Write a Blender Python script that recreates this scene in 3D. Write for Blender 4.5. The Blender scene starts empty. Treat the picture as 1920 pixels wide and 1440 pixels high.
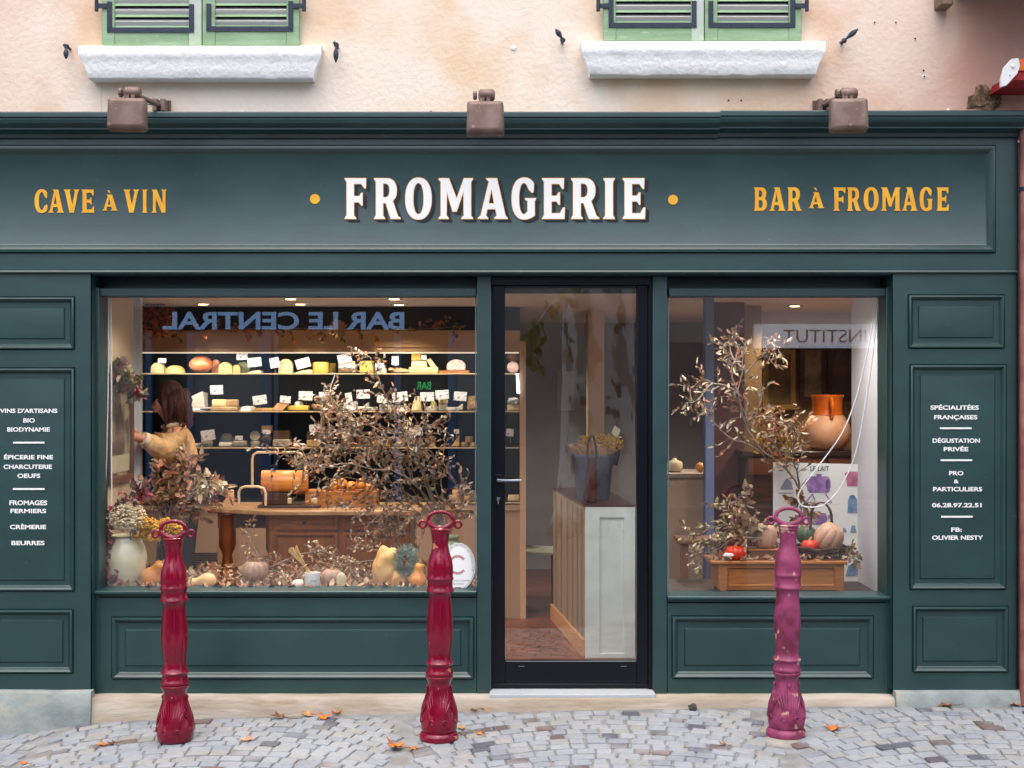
import bpy, bmesh, math, random
from mathutils import Vector, Matrix, noise
random.seed(11)
R = math.radians
C = bpy.context.scene.collection
D = 7.5; F = 2550.0; ZC = 1.779
# ---- measuring helpers: a photo point at depth y behind the shopfront plane -> metres
def X(px, y=0.0): return (px - 960) * (D + y) / F
def Z(py, y=0.0): return ZC + (720 - py) * (D + y) / F
def P(px, py, y=0.0): return Vector((X(px, y), y, Z(py, y)))
def s(r, g, b):
    f = lambda c: (c/255/12.92) if c/255 <= .04045 else ((c/255+.055)/1.055)**2.4
    return (f(r), f(g), f(b))
# ---- materials
_m = {}
def M(name, rgb=(.5,.5,.5), rough=.6, metal=0., rgb2=None, scale=12., lo=.4, hi=.6, bump=0., bscale=60., coat=0., emis=None, es=1., stretch=None, detail=4, rgb3=None, s3=3., lo3=.5, hi3=.6, rvar=0., sss=0., spec=.5, bdist=.01):
    if name in _m: return _m[name]
    m = bpy.data.materials.new(name); m.use_nodes = True; _m[name] = m
    nt = m.node_tree; N = nt.nodes; L = nt.links
    b = N['Principled BSDF']
    b.inputs['Base Color'].default_value = (*rgb, 1); b.inputs['Roughness'].default_value = rough
    b.inputs['Metallic'].default_value = metal; b.inputs['Coat Weight'].default_value = coat
    b.inputs['Coat Roughness'].default_value = .06
    b.inputs['Specular IOR Level'].default_value = spec
    if emis: b.inputs['Emission Color'].default_value = (*emis, 1); b.inputs['Emission Strength'].default_value = es
    if rgb2 or bump or rgb3 or rvar:
        tc = N.new('ShaderNodeTexCoord'); mp = N.new('ShaderNodeMapping')
        if stretch: mp.inputs['Scale'].default_value = stretch
        L.new(tc.outputs['Object'], mp.inputs['Vector'])
        def nz(sc, det):
            n = N.new('ShaderNodeTexNoise'); n.inputs['Scale'].default_value = sc; n.inputs['Detail'].default_value = det
            L.new(mp.outputs[0], n.inputs['Vector']); return n
        col = None
        def mixc(prev, c, sc, l, h):
            n = nz(sc, detail); mr = N.new('ShaderNodeMapRange'); mr.inputs[1].default_value = l; mr.inputs[2].default_value = h
            L.new(n.outputs['Fac'], mr.inputs[0])
            mx = N.new('ShaderNodeMix'); mx.data_type = 'RGBA'
            if prev is None: mx.inputs[6].default_value = (*rgb, 1)
            else: L.new(prev, mx.inputs[6])
            mx.inputs[7].default_value = (*c, 1); L.new(mr.outputs[0], mx.inputs[0]); return mx.outputs[2]
        if rgb2: col = mixc(None, rgb2, scale, lo, hi)
        if rgb3: col = mixc(col, rgb3, s3, lo3, hi3)
        if col: L.new(col, b.inputs['Base Color'])
        if rvar:
            n = nz(scale*.7, 3); mr = N.new('ShaderNodeMapRange'); mr.inputs[3].default_value = max(0, rough-rvar); mr.inputs[4].default_value = rough+rvar
            L.new(n.outputs['Fac'], mr.inputs[0]); L.new(mr.outputs[0], b.inputs['Roughness'])
        if bump:
            n = nz(bscale, 6); bp = N.new('ShaderNodeBump'); bp.inputs['Strength'].default_value = bump; bp.inputs['Distance'].default_value = bdist
            L.new(n.outputs['Fac'], bp.inputs['Height']); L.new(bp.outputs[0], b.inputs['Normal'])
    return m
# ---- mesh builder
class MB:
    def __init__(s_): s_.v = []; s_.f = []; s_.mi = []; s_.m = 0; s_.col = []; s_.c = None
    def add(s_, vs, fs):
        o = len(s_.v); s_.v += [Vector(a) for a in vs]
        for f in fs: s_.f.append([o+i for i in f]); s_.mi.append(s_.m); s_.col.append(s_.c)
        return o
    def box(s_, x0, x1, y0, y1, z0, z1):
        vs = [(x, y, z) for x in (x0, x1) for y in (y0, y1) for z in (z0, z1)]
        s_.add(vs, [(0,1,3,2),(4,6,7,5),(0,4,5,1),(2,3,7,6),(0,2,6,4),(1,5,7,3)]); return s_
    def obox(s_, c, hx, hy, hz, rot=None):
        vs = []
        for i in (-1,1):
            for j in (-1,1):
                for k in (-1,1):
                    p = Vector((i*hx, j*hy, k*hz))
                    if rot: p = rot @ p
                    vs.append(Vector(c)+p)
        s_.add(vs, [(0,1,3,2),(4,6,7,5),(0,4,5,1),(2,3,7,6),(0,2,6,4),(1,5,7,3)]); return s_
    def rings(s_, rects, fill=True):                # rects: (x0,x1,z0,z1,y)
        vs = []; fs = []
        for (x0,x1,z0,z1,y) in rects: vs += [(x0,y,z0),(x1,y,z0),(x1,y,z1),(x0,y,z1)]
        for k in range(len(rects)-1):
            for i in range(4):
                j = (i+1) % 4; fs.append((4*k+i, 4*k+j, 4*k+4+j, 4*k+4+i))
        if fill: k = 4*(len(rects)-1); fs.append((k,k+1,k+2,k+3))
        s_.add(vs, fs); return s_
    def prism(s_, pts, y0, y1):                     # outline in (x,z), extruded in y
        n = len(pts); vs = [(a,y0,b) for a,b in pts]+[(a,y1,b) for a,b in pts]
        s_.add(vs, [tuple(range(n)), tuple(range(2*n-1, n-1, -1))]+[(i,(i+1)%n,n+(i+1)%n,n+i) for i in range(n)]); return s_
    def prismx(s_, pts, x0, x1):                    # outline in (y,z), extruded in x
        n = len(pts); vs = [(x0,a,b) for a,b in pts]+[(x1,a,b) for a,b in pts]
        s_.add(vs, [tuple(range(n)), tuple(range(2*n-1, n-1, -1))]+[(i,(i+1)%n,n+(i+1)%n,n+i) for i in range(n)]); return s_
    def prismz(s_, pts, z0, z1):
        n = len(pts); vs = [(a,b,z0) for a,b in pts]+[(a,b,z1) for a,b in pts]
        s_.add(vs, [tuple(range(n)), tuple(range(2*n-1, n-1, -1))]+[(i,(i+1)%n,n+(i+1)%n,n+i) for i in range(n)]); return s_
    def lathe(s_, prof, c=(0,0,0), n=32, rot=None, mod=None, cap=True):   # prof: (r,z) bottom to top
        vs = []; c = Vector(c)
        for (r, z) in prof:
            for i in range(n):
                a = 2*math.pi*i/n; rr = r*(mod(a, z) if mod else 1)
                p = Vector((rr*math.cos(a), rr*math.sin(a), z)); vs.append(c + (rot @ p if rot else p))
        fs = [(k*n+i, k*n+(i+1)%n, (k+1)*n+(i+1)%n, (k+1)*n+i) for k in range(len(prof)-1) for i in range(n)]
        if cap: fs += [tuple(range(n-1,-1,-1)), tuple(range((len(prof)-1)*n, len(prof)*n))]
        s_.add(vs, fs); return s_
    def tube(s_, pts, r, n=8, closed=False):
        pts = [Vector(p) for p in pts]; k = len(pts)
        rs = r if isinstance(r, (list, tuple)) else [r]*k
        vs = []; up = None
        for i, p in enumerate(pts):
            if closed: t = pts[(i+1)%k]-pts[i-1]
            else: t = pts[min(i+1,k-1)]-pts[max(i-1,0)]
            if t.length < 1e-9: t = Vector((0,0,1))
            t.normalize()
            if up is None: up = t.orthogonal().normalized()
            up = up - t*up.dot(t)
            if up.length < 1e-6: up = t.orthogonal()
            up.normalize(); w = t.cross(up)
            for j in range(n):
                a = 2*math.pi*j/n; vs.append(p+(up*math.cos(a)+w*math.sin(a))*rs[i])
        fs = [(i*n+j, i*n+(j+1)%n, ((i+1)%k)*n+(j+1)%n, ((i+1)%k)*n+j) for i in range(k if closed else k-1) for j in range(n)]
        if not closed: fs += [tuple(range(n-1,-1,-1)), tuple(range((k-1)*n, k*n))]
        s_.add(vs, fs); return s_
    def ell(s_, c, rx, ry, rz, n=16, m=10, rot=None, nz=0., seed=0, pw=1.):
        vs = []; c = Vector(c)
        for i in range(m+1):
            t = math.pi*i/m - math.pi/2
            for j in range(n):
                a = 2*math.pi*j/n; sg = lambda q: math.copysign(abs(q)**pw, q)
                p = Vector((rx*sg(math.cos(t))*sg(math.cos(a)), ry*sg(math.cos(t))*sg(math.sin(a)), rz*sg(math.sin(t))))
                if nz: p *= 1+nz*noise.noise(Vector((p.x/rx*1.7+seed, p.y/ry*1.7, p.z/rz*1.7)))
                vs.append(c+(rot @ p if rot else p))
        s_.add(vs, [(i*n+j, i*n+(j+1)%n, (i+1)*n+(j+1)%n, (i+1)*n+j) for i in range(m) for j in range(n)]); return s_
    def leaf(s_, p, d, nrm, L, W, fold=.25, lobes=False):
        d = Vector(d).normalized(); nrm = Vector(nrm); w = d.cross(nrm)
        if w.length < 1e-4: w = d.orthogonal()
        w.normalize(); u = w.cross(d); p = Vector(p); b = L*random.uniform(-.18,.18)
        q = [p, p+d*L*.3+w*W*.42-u*W*fold, p+d*L*.7+w*W*.36-u*(W*fold)+u*b*.5, p+d*L+u*b, p+d*L*.7-w*W*.36-u*W*fold+u*b*.5, p+d*L*.3-w*W*.42-u*W*fold, p+d*L*.5+u*b*.2]
        s_.add(q, [(0,1,6),(1,2,6),(2,3,6),(3,4,6),(4,5,6),(5,0,6)])
    def build(s_, name, mat, parent=None, smooth=35, bevel=0., seg=2, fix=True, sub=0, disp=None, local=False):
        me = bpy.data.meshes.new(name); o = bpy.data.objects.new(name, me); C.objects.link(o)
        off = Vector((0,0,0))
        if parent is not None:
            r = parent
            while r.parent: r = r.parent
            if not local: off = r.location
            o.parent = parent
        me.from_pydata([v-off for v in s_.v], [], s_.f)
        for m in (mat if isinstance(mat, (list,tuple)) else [mat]): me.materials.append(m)
        me.polygons.foreach_set('material_index', s_.mi)
        if any(c is not None for c in s_.col):
            ca = me.color_attributes.new('Col', 'FLOAT_COLOR', 'CORNER')
            for p, c in zip(me.polygons, s_.col):
                for li in p.loop_indices: ca.data[li].color = (*(c or (1,1,1)), 1)
        if fix:
            bm = bmesh.new(); bm.from_mesh(me); bmesh.ops.recalc_face_normals(bm, faces=bm.faces); bm.to_mesh(me); bm.free()
        if smooth:
            me.polygons.foreach_set('use_smooth', [True]*len(me.polygons))
            if smooth < 180: me.set_sharp_from_angle(angle=R(smooth))
        if bevel:
            b = o.modifiers.new('bevel', 'BEVEL'); b.width = bevel; b.segments = seg; b.limit_method = 'ANGLE'; b.angle_limit = R(40)
            b.harden_normals = False
        if sub:
            b = o.modifiers.new('sub', 'SUBSURF'); b.levels = sub; b.render_levels = sub
        me.update(); return o
def tag(o, label=None, cat=None, group=None, kind=None):
    if label: o['label'] = label
    if cat: o['category'] = cat
    if group: o['group'] = group
    if kind: o['kind'] = kind
    return o
def thing(name, loc, label, cat, group=None, rz=0):
    o = bpy.data.objects.new(name, None); C.objects.link(o); o.empty_display_size = .1
    o.location = loc; o.rotation_euler = (0,0,rz); return tag(o, label, cat, group)
def copy_tree(o, parent=None):
    c = o.copy(); C.objects.link(c)
    if parent: c.parent = parent
    for ch in list(o.children): copy_tree(ch, c)
    return c
# ---- text helpers
def text_mesh(body, h, fat=0., sx=1., ext=.0015, align='CENTER', sp=1.):
    cu = bpy.data.curves.new('t', 'FONT'); cu.body = body; cu.size = 1; cu.offset = fat; cu.align_x = align; cu.space_character = sp
    cu.resolution_u = 4
    ob = bpy.data.objects.new('t', cu); C.objects.link(ob); bpy.context.view_layer.update()
    me = bpy.data.meshes.new_from_object(ob); bpy.data.objects.remove(ob)
    k = h/.729
    vs = [(v.co.x*k*sx, v.co.y*k) for v in me.vertices]; fs = [tuple(p.vertices) for p in me.polygons]
    bpy.data.meshes.remove(me); return vs, fs
def put_text(mb, body, x, z, y, h, fat=0., sx=1., width=None, sp=1., flip=False, fn=None):
    vs, fs = text_mesh(body, h, fat, sx, sp=sp)
    x0 = min(v[0] for v in vs); x1 = max(v[0] for v in vs); k = (width/(x1-x0)) if width else 1; c = (x0+x1)/2
    q = []
    for a, b in vs:
        a = (a-c)*k
        if fn: q.append(fn(a, b))
        else: q.append((x+(-a if flip else a), y, z+b))
    mb.add(q, fs)
# flared display capitals, cap height 100
def arc(cx, cy, rx, ry, a0, a1, n=14, p=2.0):
    out = []
    for i in range(n+1):
        a = R(a0+(a1-a0)*i/n); c_, s_ = math.cos(a), math.sin(a); e = 2/p
        out.append((cx+rx*math.copysign(abs(c_)**e, c_), cy+ry*math.copysign(abs(s_)**e, s_)))
    return out
GL = {
 'I': (26, [[(0,0),(26,0),(26,2.5),(22,9),(22,91),(26,97.5),(26,100),(0,100),(0,97.5),(4,91),(4,9),(0,2.5)]]),
 'F': (53, [[(0,0),(28,0),(28,2.5),(22.5,8),(22.5,41),(35,41),(41,33),(44,33),(44,64),(41,64),(36,56),(22.5,56),(22.5,86),(40,86),(49,75),(52,75),(53,100),(0,100),(0,97.5),(4.5,91),(4.5,9),(0,2.5)]]),
 'E': (55, [[(0,0),(54,0),(55,28),(51,28),(43,14),(22.5,14),(22.5,43),(35,43),(40,35),(43,35),(43,65),(40,65),(35,57),(22.5,57),(22.5,86),(41,86),(49,74),(52,74),(53,100),(0,100),(0,97.5),(4.5,91),(4.5,9),(0,2.5)]]),
 'R': (66, [[(0,0),(27,0),(27,2.5),(22.5,8),(22.5,39),(29,39),(42,0),(66,0),(66,3),(60,7)]+[(47,44)]+arc(31,70,26,30,-48,90,14,2.3)+[(0,100),(0,97.5),(4.5,91),(4.5,9),(0,2.5)], [(22.5,53)]+arc(28,70,11,17,-90,90,10,2.3)+[(22.5,87)]]),
 'B': (60, [[(0,0)]+arc(31,29,28,29,-90,52,12,2.3)+arc(30,74,26,26,-40,90,12,2.3)+[(0,100),(0,97.5),(4.5,91),(4.5,9),(0,2.5)], [(22.5,12)]+arc(28,29,12,16.5,-90,90,9,2.3)+[(22.5,45)], [(22.5,58)]+arc(27,73,10.5,14.5,-90,90,9,2.3)+[(22.5,88)]]),
 'O': (65, [arc(32.5,50,32.5,51.5,0,350,40,2.25), arc(32.5,50,13,38.5,0,350,32,2.2)]),
 'C': (58, [arc(32,50,32,51.5,42,318,32,2.3)+[(58,30),(54,36),(44,30)]+arc(32,50,13,38.5,310,50,24,2.2)+[(44,70),(52,62),(56,64),(56,84)]]),
 'G': (60, [arc(32,50,32,51.5,44,288,28,2.3)+[(50,3),(58,8),(58,44),(61,48),(61,51),(34,51),(34,48),(40,44),(40,18)]+arc(31,50,12.5,38.5,300,52,24,2.2)+[(43,72),(51,64),(55,66),(56,86)]]),
 'A': (72, [[(0,0),(24,0),(24,3),(19,8),(22.5,24),(42,24),(45.5,8),(40,3),(40,0),(72,0),(72,3),(67,8),(46,100),(20,100),(20,97.5),(26,92),(6,8),(0,3)], [(25.5,38),(39,38),(32.5,74)]]),
 'V': (66, [[(24,0),(43,0),(61,91),(66,97),(66,100),(42,100),(42,97),(47,91),(36,34),(24.5,91),(29,97),(29,100),(0,100),(0,97),(5,91)]]),
 'M': (84, [[(0,0),(24,0),(24,3),(19,8),(20,66),(34,18),(44,18),(61,68),(61.5,8),(56,3),(56,0),(84,0),(84,3),(79.5,8),(79.5,91),(84,97),(84,100),(62,100),(44,50),(25,100),(0,100),(0,97),(5,91),(5,8),(0,3)]]),
 'N': (64, [[(0,0),(22,0),(22,3),(17.5,8),(17.5,62),(43,0),(60,0),(60,91),(64,97),(64,100),(42,100),(42,97),(46.5,91),(46.5,40),(22,100),(0,100),(0,97),(5,91),(5,8),(0,3)]]),
 '`': (20, [[(10,0),(16,0),(9,15),(-3,15)]]),
}
def glyph(mb, ch, x, z, y, h, w=None, off=0., dx=0, dz=0):
    W, loops = GL[ch]; k = h/100; kx = (w/W) if w else k
    cu = bpy.data.curves.new('g', 'CURVE'); cu.dimensions = '2D'; cu.fill_mode = 'FRONT'; cu.offset = off
    for lp in loops:
        q = [lp[0]]
        for a in lp[1:]:
            if abs(a[0]-q[-1][0])+abs(a[1]-q[-1][1]) > .3: q.append(a)
        sp = cu.splines.new('POLY'); sp.points.add(len(q)-1); sp.use_cyclic_u = True
        for i, (a, b) in enumerate(q): sp.points[i].co = (a*kx, b*k, 0, 1)
    ob = bpy.data.objects.new('g', cu); C.objects.link(ob); bpy.context.view_layer.update()
    me = bpy.data.meshes.new_from_object(ob); bpy.data.objects.remove(ob)
    zs = {round(v.co.z, 5) for v in me.vertices}
    mb.add([(x+dx+v.co.x, y, z+dz+v.co.y) for v in me.vertices], [tuple(p.vertices) for p in me.polygons])
    bpy.data.meshes.remove(me)
# ---- shared materials
def paint():
    return M('shopfront_paint', s(20,59,59), .43, rgb2=s(15,51,52), spec=.8, scale=3.5, lo=.35, hi=.65, bump=.06, bscale=9, stretch=(1,1,2.2), rvar=.05, rgb3=s(74,98,100), s3=38, lo3=.735, hi3=.76)
MP = paint()
MPL = M('plaster', s(232,216,199), .92, rgb2=s(224,194,160), scale=1.6, lo=.46, hi=.62, bump=.42, bscale=34, rgb3=s(216,184,158), s3=.8, lo3=.50, hi3=.72, detail=6)
def old_render(m):      # an older, pinker coat of lime wash remains at both ends of the wall
    nt = m.node_tree; N = nt.nodes; L = nt.links; b = N['Principled BSDF']; prev = b.inputs['Base Color'].links[0].from_socket
    tc = N.new('ShaderNodeTexCoord'); sx = N.new('ShaderNodeSeparateXYZ'); L.new(tc.outputs['Object'], sx.inputs[0])
    nz = N.new('ShaderNodeTexNoise'); nz.inputs['Scale'].default_value = 1.6; nz.inputs['Detail'].default_value = 6; L.new(tc.outputs['Object'], nz.inputs['Vector'])
    ad = N.new('ShaderNodeMath'); ad.operation = 'MULTIPLY_ADD'; ad.inputs[1].default_value = 1.6; L.new(nz.outputs['Fac'], ad.inputs[0]); L.new(sx.outputs['X'], ad.inputs[2])
    r1 = N.new('ShaderNodeMapRange'); r1.inputs[1].default_value = 2.3; r1.inputs[2].default_value = 3.8; L.new(ad.outputs[0], r1.inputs[0])
    a2 = N.new('ShaderNodeMath'); a2.operation = 'MULTIPLY_ADD'; a2.inputs[1].default_value = -1.6; L.new(nz.outputs['Fac'], a2.inputs[0]); L.new(sx.outputs['X'], a2.inputs[2])
    r2 = N.new('ShaderNodeMapRange'); r2.inputs[1].default_value = -3.1; r2.inputs[2].default_value = -4.3; L.new(a2.outputs[0], r2.inputs[0])
    mx = N.new('ShaderNodeMath'); mx.operation = 'MAXIMUM'; L.new(r1.outputs[0], mx.inputs[0]); L.new(r2.outputs[0], mx.inputs[1])
    mm = N.new('ShaderNodeMix'); mm.data_type = 'RGBA'; mm.inputs[7].default_value = (*s(200,150,134), 1); L.new(mx.outputs[0], mm.inputs[0]); L.new(prev, mm.inputs[6]); L.new(mm.outputs[2], b.inputs['Base Color'])
old_render(MPL)
MW = M('white_paint', (.78,.77,.74), .55, bump=.1, bscale=40)
MBK = M('black_paint', (.003,.0045,.008), .3, spec=.28)
MWOOD = M('honey_wood', s(176,112,52), .45, rgb2=s(140,80,32), scale=6, lo=.3, hi=.7, stretch=(1,4,14), bump=.08, bscale=20, detail=6)
MDW = M('dark_wood', s(70,38,22), .45, rgb2=s(48,26,16), scale=5, stretch=(1,4,10), detail=6)
MBW = M('brown_wood', s(128,72,30), .42, rgb2=s(100,54,22), scale=5, stretch=(6,4,1), lo=.3, hi=.7, detail=6)
MIR = M('black_iron', s(42,52,66), .55, metal=.3, bump=.15, bscale=90)
MCHROME = M('chrome', (.8,.8,.82), .15, metal=1)
def glass():
    m = bpy.data.materials.new('window_glass'); m.use_nodes = True; nt = m.node_tree; N = nt.nodes; L = nt.links
    N.remove(N['Principled BSDF']); out = N['Material Output']
    t = N.new('ShaderNodeBsdfTransparent'); t.inputs[0].default_value = (.99,.995,.99,1)
    g = N.new('ShaderNodeBsdfGlossy'); g.inputs['Roughness'].default_value = 0.0
    lw = N.new('ShaderNodeLayerWeight'); lw.inputs[0].default_value = .5
    pw = N.new('ShaderNodeMath'); pw.operation = 'POWER'; pw.inputs[1].default_value = 5; L.new(lw.outputs['Facing'], pw.inputs[0])
    ma = N.new('ShaderNodeMath'); ma.operation = 'MULTIPLY_ADD'; ma.inputs[1].default_value = .6; ma.inputs[2].default_value = .088; L.new(pw.outputs[0], ma.inputs[0])
    mx = N.new('ShaderNodeMixShader'); L.new(ma.outputs[0], mx.inputs[0]); L.new(t.outputs[0], mx.inputs[1]); L.new(g.outputs[0], mx.inputs[2])
    L.new(mx.outputs[0], out.inputs[0]); return m
MG = glass()
SKY = .15; SUN = 1.5; EXPO = 1.12; SEL = 70; SAZ = 190; SANG = 100
# ================= ground =================
_gp = [(-400,1420),(0,1378),(165,1352),(400,1343),(900,1333),(1300,1326),(1700,1322),(1920,1322),(2400,1322)]
def gz(x, y):
    px = 960 + x*F/(D-.05); z = None
    for (a, b), (c, d) in zip(_gp, _gp[1:]):
        if a <= px <= c: py = b+(d-b)*(px-a)/(c-a); z = Z(py, -.05); break
    if z is None: z = Z(_gp[0][1] if px < 0 else _gp[-1][1], -.05)
    k = max(0, min(1, 1-(-y-1.5)/4)) if y < -1.5 else 1
    return z*k - .02*min(-y, 4)
def build_ground():
    xs = [-150,-60,-25,-12,-8,-5,-4]+[-3.6+.3*i for i in range(25)]+[4,5,8,12,25,60,150]
    ys = [.35,0,-.3,-.6,-.9,-1.2,-1.6,-2.2,-3,-4,-5.5,-7.5,-10,-13.2,-20,-60,-150]
    mb = MB(); n = len(xs)
    mb.add([(x, y, gz(x, y)-.009) for y in ys for x in xs], [(j*n+i, j*n+i+1, (j+1)*n+i+1, (j+1)*n+i) for j in range(len(ys)-1) for i in range(n-1)])
    tag(mb.build('ground', M('mortar', s(132,133,134), .9, rgb2=s(116,114,111), scale=9, bump=.5, bscale=70)), kind='structure')
    # setts laid in segmental arcs
    m = bpy.data.materials.new('granite_setts'); m.use_nodes = True; N = m.node_tree.nodes; L = m.node_tree.links; b = N['Principled BSDF']
    at = N.new('ShaderNodeVertexColor'); at.layer_name = 'Col'
    tc = N.new('ShaderNodeTexCoord'); n1 = N.new('ShaderNodeTexNoise'); n1.inputs['Scale'].default_value = 45; n1.inputs['Detail'].default_value = 8; n1.inputs['Roughness'].default_value=.65
    L.new(tc.outputs['Object'], n1.inputs['Vector'])
    n2 = N.new('ShaderNodeTexNoise'); n2.inputs['Scale'].default_value = 3.2; n2.inputs['Detail'].default_value = 5; L.new(tc.outputs['Object'], n2.inputs['Vector'])
    mr = N.new('ShaderNodeMapRange'); mr.inputs[1].default_value = .3; mr.inputs[2].default_value = .7; mr.inputs[3].default_value = .80; mr.inputs[4].default_value = 1.12; L.new(n1.outputs['Fac'], mr.inputs[0])
    mx = N.new('ShaderNodeMix'); mx.data_type = 'RGBA'; mx.blend_type = 'MULTIPLY'; mx.inputs[0].default_value = 1
    L.new(at.outputs['Color'], mx.inputs[6]); L.new(mr.outputs[0], mx.inputs[7])
    m3 = N.new('ShaderNodeMapRange'); m3.inputs[1].default_value = .45; m3.inputs[2].default_value = .68; m3.inputs[3].default_value = 0; m3.inputs[4].default_value = .75; L.new(n2.outputs['Fac'], m3.inputs[0])
    m2 = N.new('ShaderNodeMix'); m2.data_type = 'RGBA'; m2.inputs[7].default_value = (*s(144,148,151), 1); L.new(m3.outputs[0], m2.inputs[0]); L.new(mx.outputs[2], m2.inputs[6])
    L.new(m2.outputs[2], b.inputs['Base Color']); b.inputs['Roughness'].default_value = .72
    bp = N.new('ShaderNodeBump'); bp.inputs['Strength'].default_value = .5; bp.inputs['Distance'].default_value = .006; L.new(n1.outputs['Fac'], bp.inputs['Height']); L.new(bp.outputs[0], b.inputs['Normal'])
    rnd = random.Random(5); mb = MB(); PER = 1.9; A = .34
    base = [s(137,140,144), s(131,136,142), s(141,143,145), s(126,131,139), s(139,138,135)]
    dark = [s(78,72,80), s(90,80,78), s(80,82,92), s(104,88,82)]
    def row_y(x, v): t = ((x+.55) % PER)/PER*2-1; return -v + A*(1-t*t) 
    v = -.1; 
    while v < 3.2:
        x = -4.2 + rnd.uniform(0,.1)
        while x < 4.2:
            w = rnd.uniform(.078,.12); hgt = .088*rnd.uniform(.9,1.0)
            t = ((x+w/2+.55) % PER)/PER*2-1
            g = .005
            qs = []
            for (a, c) in ((x+g, v+g), (x+w-g, v+g), (x+w-g, v+hgt-g), (x+g, v+hgt-g)):
                a2 = a + (c-v)*(-t*.35) + rnd.uniform(-.006,.006); yy = row_y(min(max(a, x+.001), x+w-.001), c) + rnd.uniform(-.005,.005)
                qs.append((a2, yy))
            tt = ((x+.55) % PER); 
            if tt + w > PER: x += w; continue
            if max(q[1] for q in qs) < -.055 and min(q[1] for q in qs) > -2.4:
                r = rnd.random(); c = rnd.choice(dark) if r < .085 else rnd.choice(base); k = rnd.uniform(.92,1.06); mb.c = tuple(min(1, q*k) for q in c)
                cx = sum(q[0] for q in qs)/4; cy = sum(q[1] for q in qs)/4; dz = rnd.uniform(-.002,.003)
                vs = [(a, b_, gz(a, b_)-.014) for a, b_ in qs]+[(cx+(a-cx)*.97, cy+(b_-cy)*.97, gz(a, b_)-.003+dz) for a, b_ in qs]+[(cx+(a-cx)*.84, cy+(b_-cy)*.84, gz(a, b_)+.001+dz) for a, b_ in qs]
                mb.add(vs, [(i,(i+1)%4,4+(i+1)%4,4+i) for i in range(4)]+[(4+i,4+(i+1)%4,8+(i+1)%4,8+i) for i in range(4)]+[(8,9,10,11)])
            x += w
        v += .088
    tag(mb.build('pavement', m, smooth=0), kind='structure')
build_ground()
_rd = MB(); _xs = [-150,-40,-12,-6,-3,0,3,6,12,40,150]; _ys = [-2.45,-4,-6,-8,-10,-12.6]
_rd.add([(x, y, gz(x,y)-.003) for y in _ys for x in _xs], [(j*11+i, j*11+i+1, (j+1)*11+i+1, (j+1)*11+i) for j in range(5) for i in range(10)])
tag(_rd.build('road', M('asphalt', (.055,.055,.058), .85, rgb2=(.045,.045,.05), scale=6, bump=.4, bscale=120)), kind='structure')

# ================= the shop building =================
B = thing('shop_building', (0, .1, 0), 'cream plastered building with a dark green timber shopfront reading FROMAGERIE', 'building')
XL = -4.4; XR = X(1908, 0)
# upper wall
wz = Z(216, .1); zf_ = Z(508,0)+.3
mb = MB(); mb.box(-4.4, 4.6, .10, .35, wz-.1, 6.2); mb.build('upper_wall', MPL, B)
mb = MB()
mb.box(XL, X(168,.12), .11, .33, Z(1400,.1), wz-.15); mb.build('rear_framing', MDW, B); mb = MB(); mb.box(X(1690,.12), 4.6, .11, .33, Z(1400,.1), wz-.15)
mb.build('rear_framing', MDW, B)
mb = MB(); mb.box(X(168,.12), X(1690,.12), .235, .262, Z(550,.235), zf_-.0)
mb.build('header_board', MP, B)
# fascia with its moulded panel
def panel_rings(out, pan, y, raised=True, mw=.030, field=.062, bead=.014):
    x0,x1,z0,z1 = pan; L = [(*out, y)]
    def ins(d, yy): L.append((x0+d, x1-d, z0+d, z1-d, yy))
    ins(-.004, y); ins(0, y+.006); ins(.004, y-bead*.8); ins(mw*.35, y-bead); ins(mw*.6, y-bead*.55); ins(mw*.75, y+.004); ins(mw, y+.011)
    if raised: ins(field-.006, y+.011); ins(field, y+.004); ins(field+.004, y+.0035)
    return L
mb = MB(); zf0 = Z(508,0); zf1 = Z(246,0)
mb.rings(panel_rings((XL, XR, zf0, zf1), (X(-520), X(1866), Z(474), Z(273)), 0, raised=False, mw=.052, bead=.018))
mb.box(XL, XR, .02, .40, zf0-.02, zf0+.02); mb.box(XL, XR, .02, .12, zf1-.1, zf1)
mb.box(XR-.004, XR, .0, .2, zf0, zf1)
fas = mb.build('fascia', MP, B, bevel=0)
# cornice
zc = Z(213,-.1); pr = [(.10,zc+.012),(-.125,zc+.006),(-.13,zc),(-.13,zc-.022),(-.118,zc-.026),(-.118,zc-.034),(-.128,zc-.04),(-.122,zc-.055),(-.10,zc-.068),(-.085,zc-.075),(-.085,zc-.083),(-.06,zc-.088),(-.03,zc-.10),(-.018,zc-.118),(.03,zc-.118),(.10,zc-.10)]
mb = MB(); mb.prismx(pr, XL, X(1350,-.1)); mb.build('cornice', MP, B, smooth=25)
mb = MB(); mb.prismx([(a*1.0-.004, b+.006) for a, b in pr], X(1350,-.1), X(1921,-.1)); mb.build('cornice', MP, B, smooth=25)
# little ledge below the fascia
mb = MB(); mb.prismx([(.0,zf0+.004),(-.012,zf0+.001),(-.016,zf0-.006),(-.010,zf0-.014),(0.03,zf0-.016),(.03,zf0+.004)], X(-330), XR-.002); mb.build('ledge_moulding', MP, B)
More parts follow.
